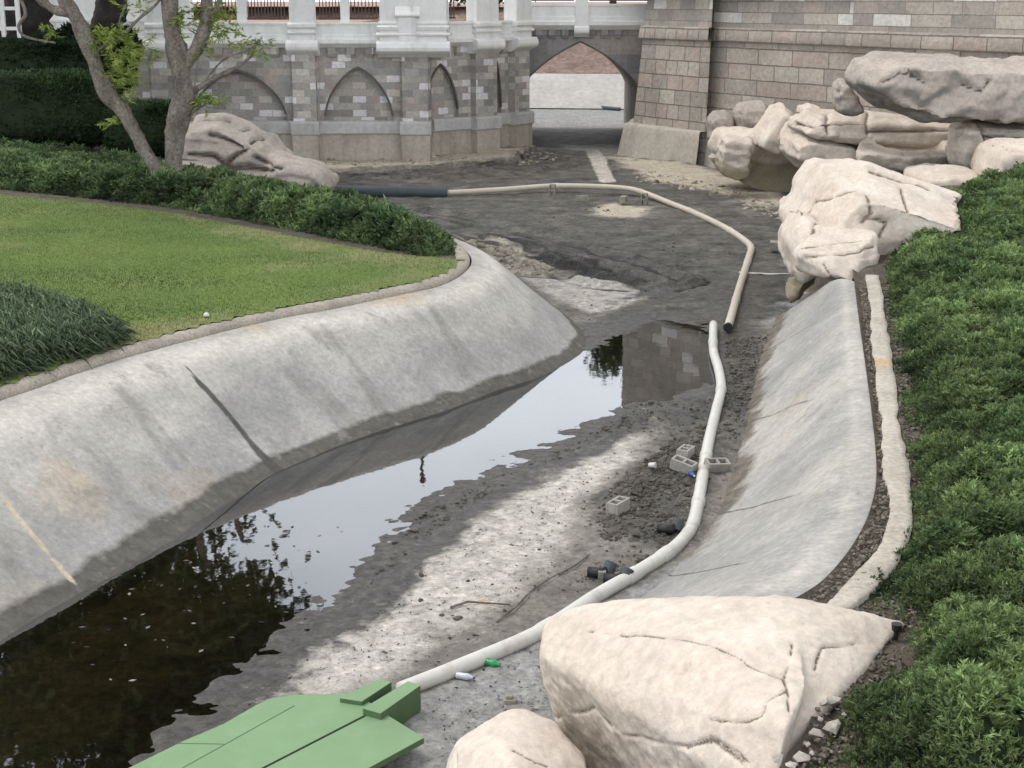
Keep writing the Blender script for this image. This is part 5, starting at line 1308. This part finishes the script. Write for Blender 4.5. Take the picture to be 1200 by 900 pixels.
c = np.where(RNG.uniform(0, 1, (n, 1)) < .10, c * 1.7, c)
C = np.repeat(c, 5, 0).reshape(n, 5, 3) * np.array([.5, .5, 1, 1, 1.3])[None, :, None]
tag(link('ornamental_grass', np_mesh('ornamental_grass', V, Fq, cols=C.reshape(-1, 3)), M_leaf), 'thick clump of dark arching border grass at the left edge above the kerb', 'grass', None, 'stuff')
xs = np.arange(lg[:, 0].min(), lg[:, 0].max(), .08); ys = np.arange(lg[:, 1].min(), lg[:, 1].max(), .08)
Xg, Yg = np.meshgrid(xs, ys); Qg = np.column_stack([Xg.ravel(), Yg.ravel()]); s_ = poly_sd(Qg, lg); Fg = grid_faces(len(ys), len(xs)); Fg = Fg[(s_ < .0)[Fg].all(1)]
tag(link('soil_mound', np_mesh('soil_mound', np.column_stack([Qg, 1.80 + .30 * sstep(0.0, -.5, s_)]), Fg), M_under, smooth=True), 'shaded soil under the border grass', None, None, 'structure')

# ------------------------------------------------------------------ HEDGES AND SHRUBS
def hedge(px0, px1, ytop, ybot, Y, depth, n, label, name='hedge', dark=(.014, .030, .012), light=(.062, .105, .038), leaf=.10, lump=.22, seed=5):
    a, b = S(px0, ytop, Y), S(px1, ybot, Y)
    cx, cz = (a.x + b.x) / 2, (a.z + b.z) / 2; hx, hz = abs(b.x - a.x) / 2, abs(a.z - b.z) / 2; hy = depth / 2
    root = tag(empty(name, (cx, Y + hy, cz - hz)), label, 'hedge' if name == 'hedge' else 'shrub')
    bm = bmesh.new(); bmesh.ops.create_icosphere(bm, subdivisions=5, radius=1)
    B = np.array([v.co[:] for v in bm.verts]); T = np.array([[v.index for v in f.verts] for f in bm.faces]); bm.free()
    p = np.sign(B) * np.abs(B) ** 0.55; p = p / (np.abs(p) ** 5).sum(1, keepdims=True) ** (1 / 5)
    def disp(p): return p * np.array([hx, hy, hz]) + np.array([cx, Y + hy, cz])
    W = disp(p); nr = unit(B); W = W + nr * (lump * fbm(W * .9, 4, seed))[:, None]
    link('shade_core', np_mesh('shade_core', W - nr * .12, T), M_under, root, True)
    idx = RNG.integers(0, len(T), n); bar = RNG.dirichlet((1, 1, 1), n)
    pos = (W[T[idx]] * bar[:, :, None]).sum(1); nn = unit((nr[T[idx]] * bar[:, :, None]).sum(1))
    d = unit(nn * .7 + RNG.normal(size=(n, 3)) * .6 + np.array([0, 0, .25]))
    mv = np.clip(.45 + .8 * fbm(pos * 1.6, 3, seed + 3) + RNG.normal(0, .25, n), 0, 1)[:, None]
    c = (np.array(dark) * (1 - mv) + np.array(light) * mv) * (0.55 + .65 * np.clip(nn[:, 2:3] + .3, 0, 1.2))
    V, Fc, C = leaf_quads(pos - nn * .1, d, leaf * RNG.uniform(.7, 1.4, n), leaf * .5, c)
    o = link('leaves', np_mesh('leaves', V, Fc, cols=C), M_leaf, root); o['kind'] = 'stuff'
    return root
hedge(-130, 128, 86, 176, 55.5, 3.0, 15000, 'tall dark clipped hedge behind the juniper bed at the left edge', leaf=.16)
hedge(112, 202, 120, 190, 52.0, 2.4, 7000, 'small dark clipped shrub seen behind the two tree trunks', leaf=.13, seed=15)
hedge(-130, 118, 46, 112, 60.0, 3.0, 9000, 'darker shrub mass rising behind the clipped hedge', 'shrub', (.006, .015, .006), (.022, .045, .016), .2, .5, 25)
hedge(60, 146, 34, 110, 63.0, 3.0, 6000, 'shadowed shrub behind the leafy tree by the white pier', 'shrub', (.006, .013, .006), (.018, .036, .013), .2, .5, 35)

# ------------------------------------------------------------------ TREES
YT = 44.0
def limb(px, rads, Y, name, m, root, seg=14, n=40, rough=.24):
    P = catmull([S(p[0], p[1], Y + (p[2] if len(p) > 2 else 0)) for p in px], n)
    R = np.interp(np.linspace(0, 1, n), np.linspace(0, 1, len(rads)), rads)
    mb = MB(); mb.tube([tuple(p) for p in P], list(R), seg)
    me = mb.mesh(name); V = np.array([v.co[:] for v in me.vertices]); nr = np.array([v.normal[:] for v in me.vertices])
    dv = fbm(V * np.array([3, 3, 1.2]), 4, 3) * rough * R.mean() * 3.0
    me.vertices.foreach_set('co', (V + nr * dv[:, None]).astype(np.float32).ravel())
    o = link(name, me, m, root, True); return o, P, R
root = tag(empty('tree', S(210, 226, YT)), 'grey-barked tree forking low into two trunks at the edge of the juniper bed', 'tree')
limb([(214, 232), (208, 210), (203, 185), (204, 158), (210, 135), (217, 112), (214, 85), (208, 55), (203, 25), (198, -10), (196, -60), (200, -120)], [.36, .31, .28, .29, .34, .36, .26, .26, .22, .2, .16, .1], YT, 'trunk', M_bark, root)
limb([(211, 231), (198, 214), (176, 186), (158, 158), (143, 130), (128, 112), (114, 85), (106, 62), (92, 28), (78, 5), (60, -25), (30, -70)], [.27, .23, .22, .21, .23, .29, .22, .23, .20, .18, .15, .1], YT, 'trunk', M_bark, root)
for px, rr in [([(215, 82), (224, 66), (233, 52), (241, 30), (243, 5), (240, -30), (250, -80)], [.2, .19, .2, .17, .15, .12, .06]), ([(217, 112), (236, 101), (252, 91), (275, 80), (297, 62), (300, 40)], [.16, .11, .08, .05, .035, .02]), ([(210, 150), (222, 137), (233, 127), (250, 118)], [.07, .055, .04, .02]),
               ([(112, 70), (100, 34), (80, 15), (62, 10), (30, -20)], [.17, .15, .15, .14, .1]), ([(143, 45), (153, 32), (165, 20), (183, 5), (200, -20)], [.05, .05, .045, .04, .03]), ([(108, 62), (130, 50), (143, 45), (140, 25), (148, 5)], [.06, .05, .05, .04, .03]), ([(236, 100), (262, 70), (292, 58), (308, 42)], [.03, .025, .02, .012]), ([(205, 95), (199, 60), (193, 30), (188, -20)], [.05, .045, .04, .03]),
               ([(241, 25), (252, 12), (262, -10), (300, -60)], [.08, .07, .06, .04]), ([(20, -10), (30, 15), (22, 30), (28, 42), (50, 48), (65, 50)], [.07, .06, .05, .05, .04, .02])]:
    limb(px, rr, YT, 'branch', M_bark, root, 9, 26)
def leaf_tufts(name, spots, Y, root, n_each, rad, dark, light, L=.34, up=0.0):
    pos = []; 
    for (x, y, r, k) in spots:
        c = np.array(S(x, y, Y)); m_ = int(n_each * k); v = RNG.normal(size=(m_, 3)); v = unit(v) * (RNG.uniform(0, 1, (m_, 1)) ** .5) * r / 39.0
        pos.append(c + v * np.array([1, 1.0, 1]))
    pos = np.vstack(pos); n = len(pos)
    d = unit(RNG.normal(size=(n, 3)) * np.array([1, 1, .45]) + np.array([0, 0, up]))
    mv = np.clip(.5 + RNG.normal(0, .3, n), 0, 1)[:, None]; c = np.array(dark) * (1 - mv) + np.array(light) * mv
    V, Fc, C = sprays(pos, d, L * RNG.uniform(.6, 1.3, n), c, 10, .13, .75, 1.15)
    o = link(name, np_mesh(name, V, Fc, cols=C), M_leaf, root); o['kind'] = 'stuff'; return o
leaf_tufts('leaves', [(140, 45, 22, 1.0), (138, 75, 26, 1.5), (150, 95, 18, .8), (128, 38, 14, .6), (160, 58, 16, .6), (112, 42, 14, .4), (172, 57, 10, .25), (130, 105, 14, .4), (62, 35, 10, .2), (158, 5, 16, .3), (128, 142, 7, .25)], YT, root, 62, 1, (.15, .23, .045), (.42, .48, .13), .36, -.25)
leaf_tufts('leaves', [(210, 22, 12, .5), (225, 15, 14, .5), (250, 20, 18, .7), (268, 40, 12, .45), (240, 45, 12, .35), (262, 15, 14, .4), (285, 48, 12, .3), (300, 50, 12, .35), (312, 48, 6, .1), (236, 118, 11, .6), (250, 115, 9, .45), (235, 60, 9, .2), (205, 40, 8, .2)], YT, root, 50, 1, (.15, .23, .045), (.40, .46, .13), .36, -.15)
# the crown of the tree, above the picture, seen mirrored in the water
def crown(c, rx, rz, n, root, dark=(.016, .034, .013), light=(.055, .085, .032), leaf=.42, clusters=34, seed=1):
    r_ = np.random.default_rng(seed)
    cc = unit(r_.normal(size=(clusters, 3))) * (r_.uniform(.25, 1, (clusters, 1)) ** .6) * np.array([rx, rx, rz])
    k = r_.integers(0, clusters, n); v = r_.normal(size=(n, 3)) * np.array([rx, rx, rz]) * .17
    pos = np.array(c) + cc[k] + v
    mv = r_.uniform(0, 1, (n, 1)); col = np.array(dark) * (1 - mv) + np.array(light) * mv
    V, Fc, C = leaf_quads(pos, unit(r_.normal(size=(n, 3))), leaf * r_.uniform(.6, 1.4, n), leaf * .55, col)
    o = link('crown', np_mesh('crown', V, Fc, cols=C), M_leaf, root); o['kind'] = 'stuff'
crown((-9.6, 44, 14.6), 4.3, 4.6, 16000, root, seed=3)
crown((-13.0, 45, 16.5), 4.4, 5.6, 13000, root, seed=4)
crown((-12.0, 43, 21.5), 5.0, 3.6, 11000, root, seed=8)
rt = tag(empty('tree', S(60, 110, 64)), 'large dark-trunked tree behind the hedges at the upper left corner', 'tree')
limb([(52, 110), (40, 60), (32, 20), (22, -10), (10, -60), (0, -150)], [1.0, .95, .9, .85, .7, .5], 64, 'trunk', M_bark_dark, rt, 16)
limb([(110, 100), (125, 30), (132, 5), (138, -30), (140, -120)], [.7, .6, .55, .5, .4], 66, 'trunk', M_bark_dark, rt, 14)
crown((-19, 60, 17), 7.5, 6.5, 16000, rt, leaf=.55, seed=5)
# trees beyond the bridge, above the picture, mirrored at the far end of the puddle
for i, (px, Y, zc, rx, rz, lab) in enumerate([(716, 112, 17.5, 3.0, 3.4, 'broad tree standing on the far side beyond the bridge'), (560, 130, 9.5, 5, 2.6, 'low tree beyond the bridge and castle wall')]):
    p = S(px, 20, Y); tt = tag(empty('tree', (p.x, Y, 6.9)), lab, 'tree')
    mb = MB(); mb.tube([(p.x, Y, 5.0), (p.x + .2, Y, 8.5), (p.x, Y, zc)], [.3, .25, .15], 10); mb.build('trunk', M_bark_dark, tt, smooth=True)
    crown((p.x, Y, zc), rx, rz, 3500, tt, leaf=.5, seed=30 + i)

# flag pole with stays on the white pedestal
p = S(487, 20, 69.5); root = tag(empty('flag_pole', (p.x, 69.5, 8.3)), 'slim pole with wire stays standing on the white corner pedestal', 'pole')
mb = MB(); mb.tube([(p.x, 69.3, 8.0), (p.x, 69.3, 15.6)], [.09, .07], 10); mb.build('pole', M_iron, root)
mb = MB(); mb.lathe([(.001, 0), (.11, .08), (.15, .22), (.1, .4), (.001, .6)], (p.x, 69.3, 15.4), 12); mb.build('finial', M_rail, root)
for s in (-1, 1):
    mb = MB(); mb.tube([(p.x, 69.3, 14.6), (p.x + s * 2.2, 69.3, 10.5)], .04, 6); mb.build('stay', M_iron, root)
# white fence far left
a, b = S(-30, 50, 62), S(24, 50, 62)
root = tag(empty('white_railing', (a.x, 62, 1.8)), 'white post-and-rail fence at the top left corner beside the dark trunk', 'fence')
for k in range(4):
    x = a.x + (b.x - a.x) * k / 3; mb = MB(); mb.box(x - .08, x + .08, 61.9, 62.06, 1.8, 7.6); mb.build('post', M_white, root)
for z in (5.4, 6.2, 7.0):
    mb = MB(); mb.box(a.x, b.x, 61.94, 62.02, z, z + .14); mb.build('rail', M_white, root)

# ------------------------------------------------------------------ LIGHT, SKY, CAMERA
EL, AZ = math.radians(62), math.radians(-75)     # sun high on the left
w = bpy.data.worlds.new('World'); SC.world = w; w.use_nodes = True
nt = w.node_tree; nt.nodes.clear()
out = nt.nodes.new('ShaderNodeOutputWorld'); bg = nt.nodes.new('ShaderNodeBackground'); nt.links.new(bg.outputs[0], out.inputs[0])
sky = nt.nodes.new('ShaderNodeTexSky'); sky.sky_type = 'NISHITA'; sky.sun_disc = False; sky.sun_elevation = EL; sky.sun_rotation = AZ
sky.air_density = 1.0; sky.dust_density = 2.0
tc = nt.nodes.new('ShaderNodeTexCoord'); nz = nt.nodes.new('ShaderNodeTexNoise'); nz.inputs['Scale'].default_value = 2.4; nz.inputs['Detail'].default_value = 5
mp = nt.nodes.new('ShaderNodeMapping'); mp.inputs['Scale'].default_value = (1, 1, 2.5); nt.links.new(tc.outputs['Generated'], mp.inputs[0]); nt.links.new(mp.outputs[0], nz.inputs['Vector'])
rp = nt.nodes.new('ShaderNodeValToRGB'); rp.color_ramp.elements[0].position = .35; rp.color_ramp.elements[0].color = (.62, .62, .62, 1); rp.color_ramp.elements[1].position = .65; rp.color_ramp.elements[1].color = (.95, .95, .95, 1); nt.links.new(nz.outputs[0], rp.inputs[0])
mx = nt.nodes.new('ShaderNodeMix'); mx.data_type = 'RGBA'; nt.links.new(rp.outputs[0], mx.inputs[0]); nt.links.new(sky.outputs[0], mx.inputs[6]); mx.inputs[7].default_value = (11.2, 11.4, 11.9, 1)
sx = nt.nodes.new('ShaderNodeSeparateXYZ'); nt.links.new(tc.outputs['Generated'], sx.inputs[0])
gr_ = nt.nodes.new('ShaderNodeMapRange'); gr_.interpolation_type = 'SMOOTHSTEP'; nt.links.new(sx.outputs[2], gr_.inputs[0])
for i_, v_ in enumerate((0.28, 0.75, 1.75, 0.72)): gr_.inputs[1 + i_].default_value = v_
ml = nt.nodes.new('ShaderNodeVectorMath'); ml.operation = 'SCALE'; nt.links.new(mx.outputs[2], ml.inputs[0]); nt.links.new(gr_.outputs[0], ml.inputs['Scale'])
nt.links.new(ml.outputs[0], bg.inputs[0]); bg.inputs[1].default_value = 0.12

sd_ = bpy.data.lights.new('sun', 'SUN'); sd_.energy = 1.7; sd_.angle = math.radians(22); sd_.color = (1, .96, .9)
so = bpy.data.objects.new('sun', sd_); COL.objects.link(so)
dirv = Vector((math.sin(AZ) * math.cos(EL), math.cos(AZ) * math.cos(EL), math.sin(EL)))
so.rotation_euler = dirv.to_track_quat('Z', 'Y').to_euler()

cam = bpy.data.cameras.new('camera'); cam.sensor_width = 36; cam.lens = F / 1200 * 36; cam.clip_end = 3000; cam.clip_start = .1
co = bpy.data.objects.new('camera', cam); COL.objects.link(co); co.location = (0, 0, H); co.rotation_euler = (math.pi / 2 - PITCH, 0, 0)
SC.camera = co
SC.view_settings.view_transform = 'Standard'; SC.view_settings.look = 'None'; SC.view_settings.exposure = 0
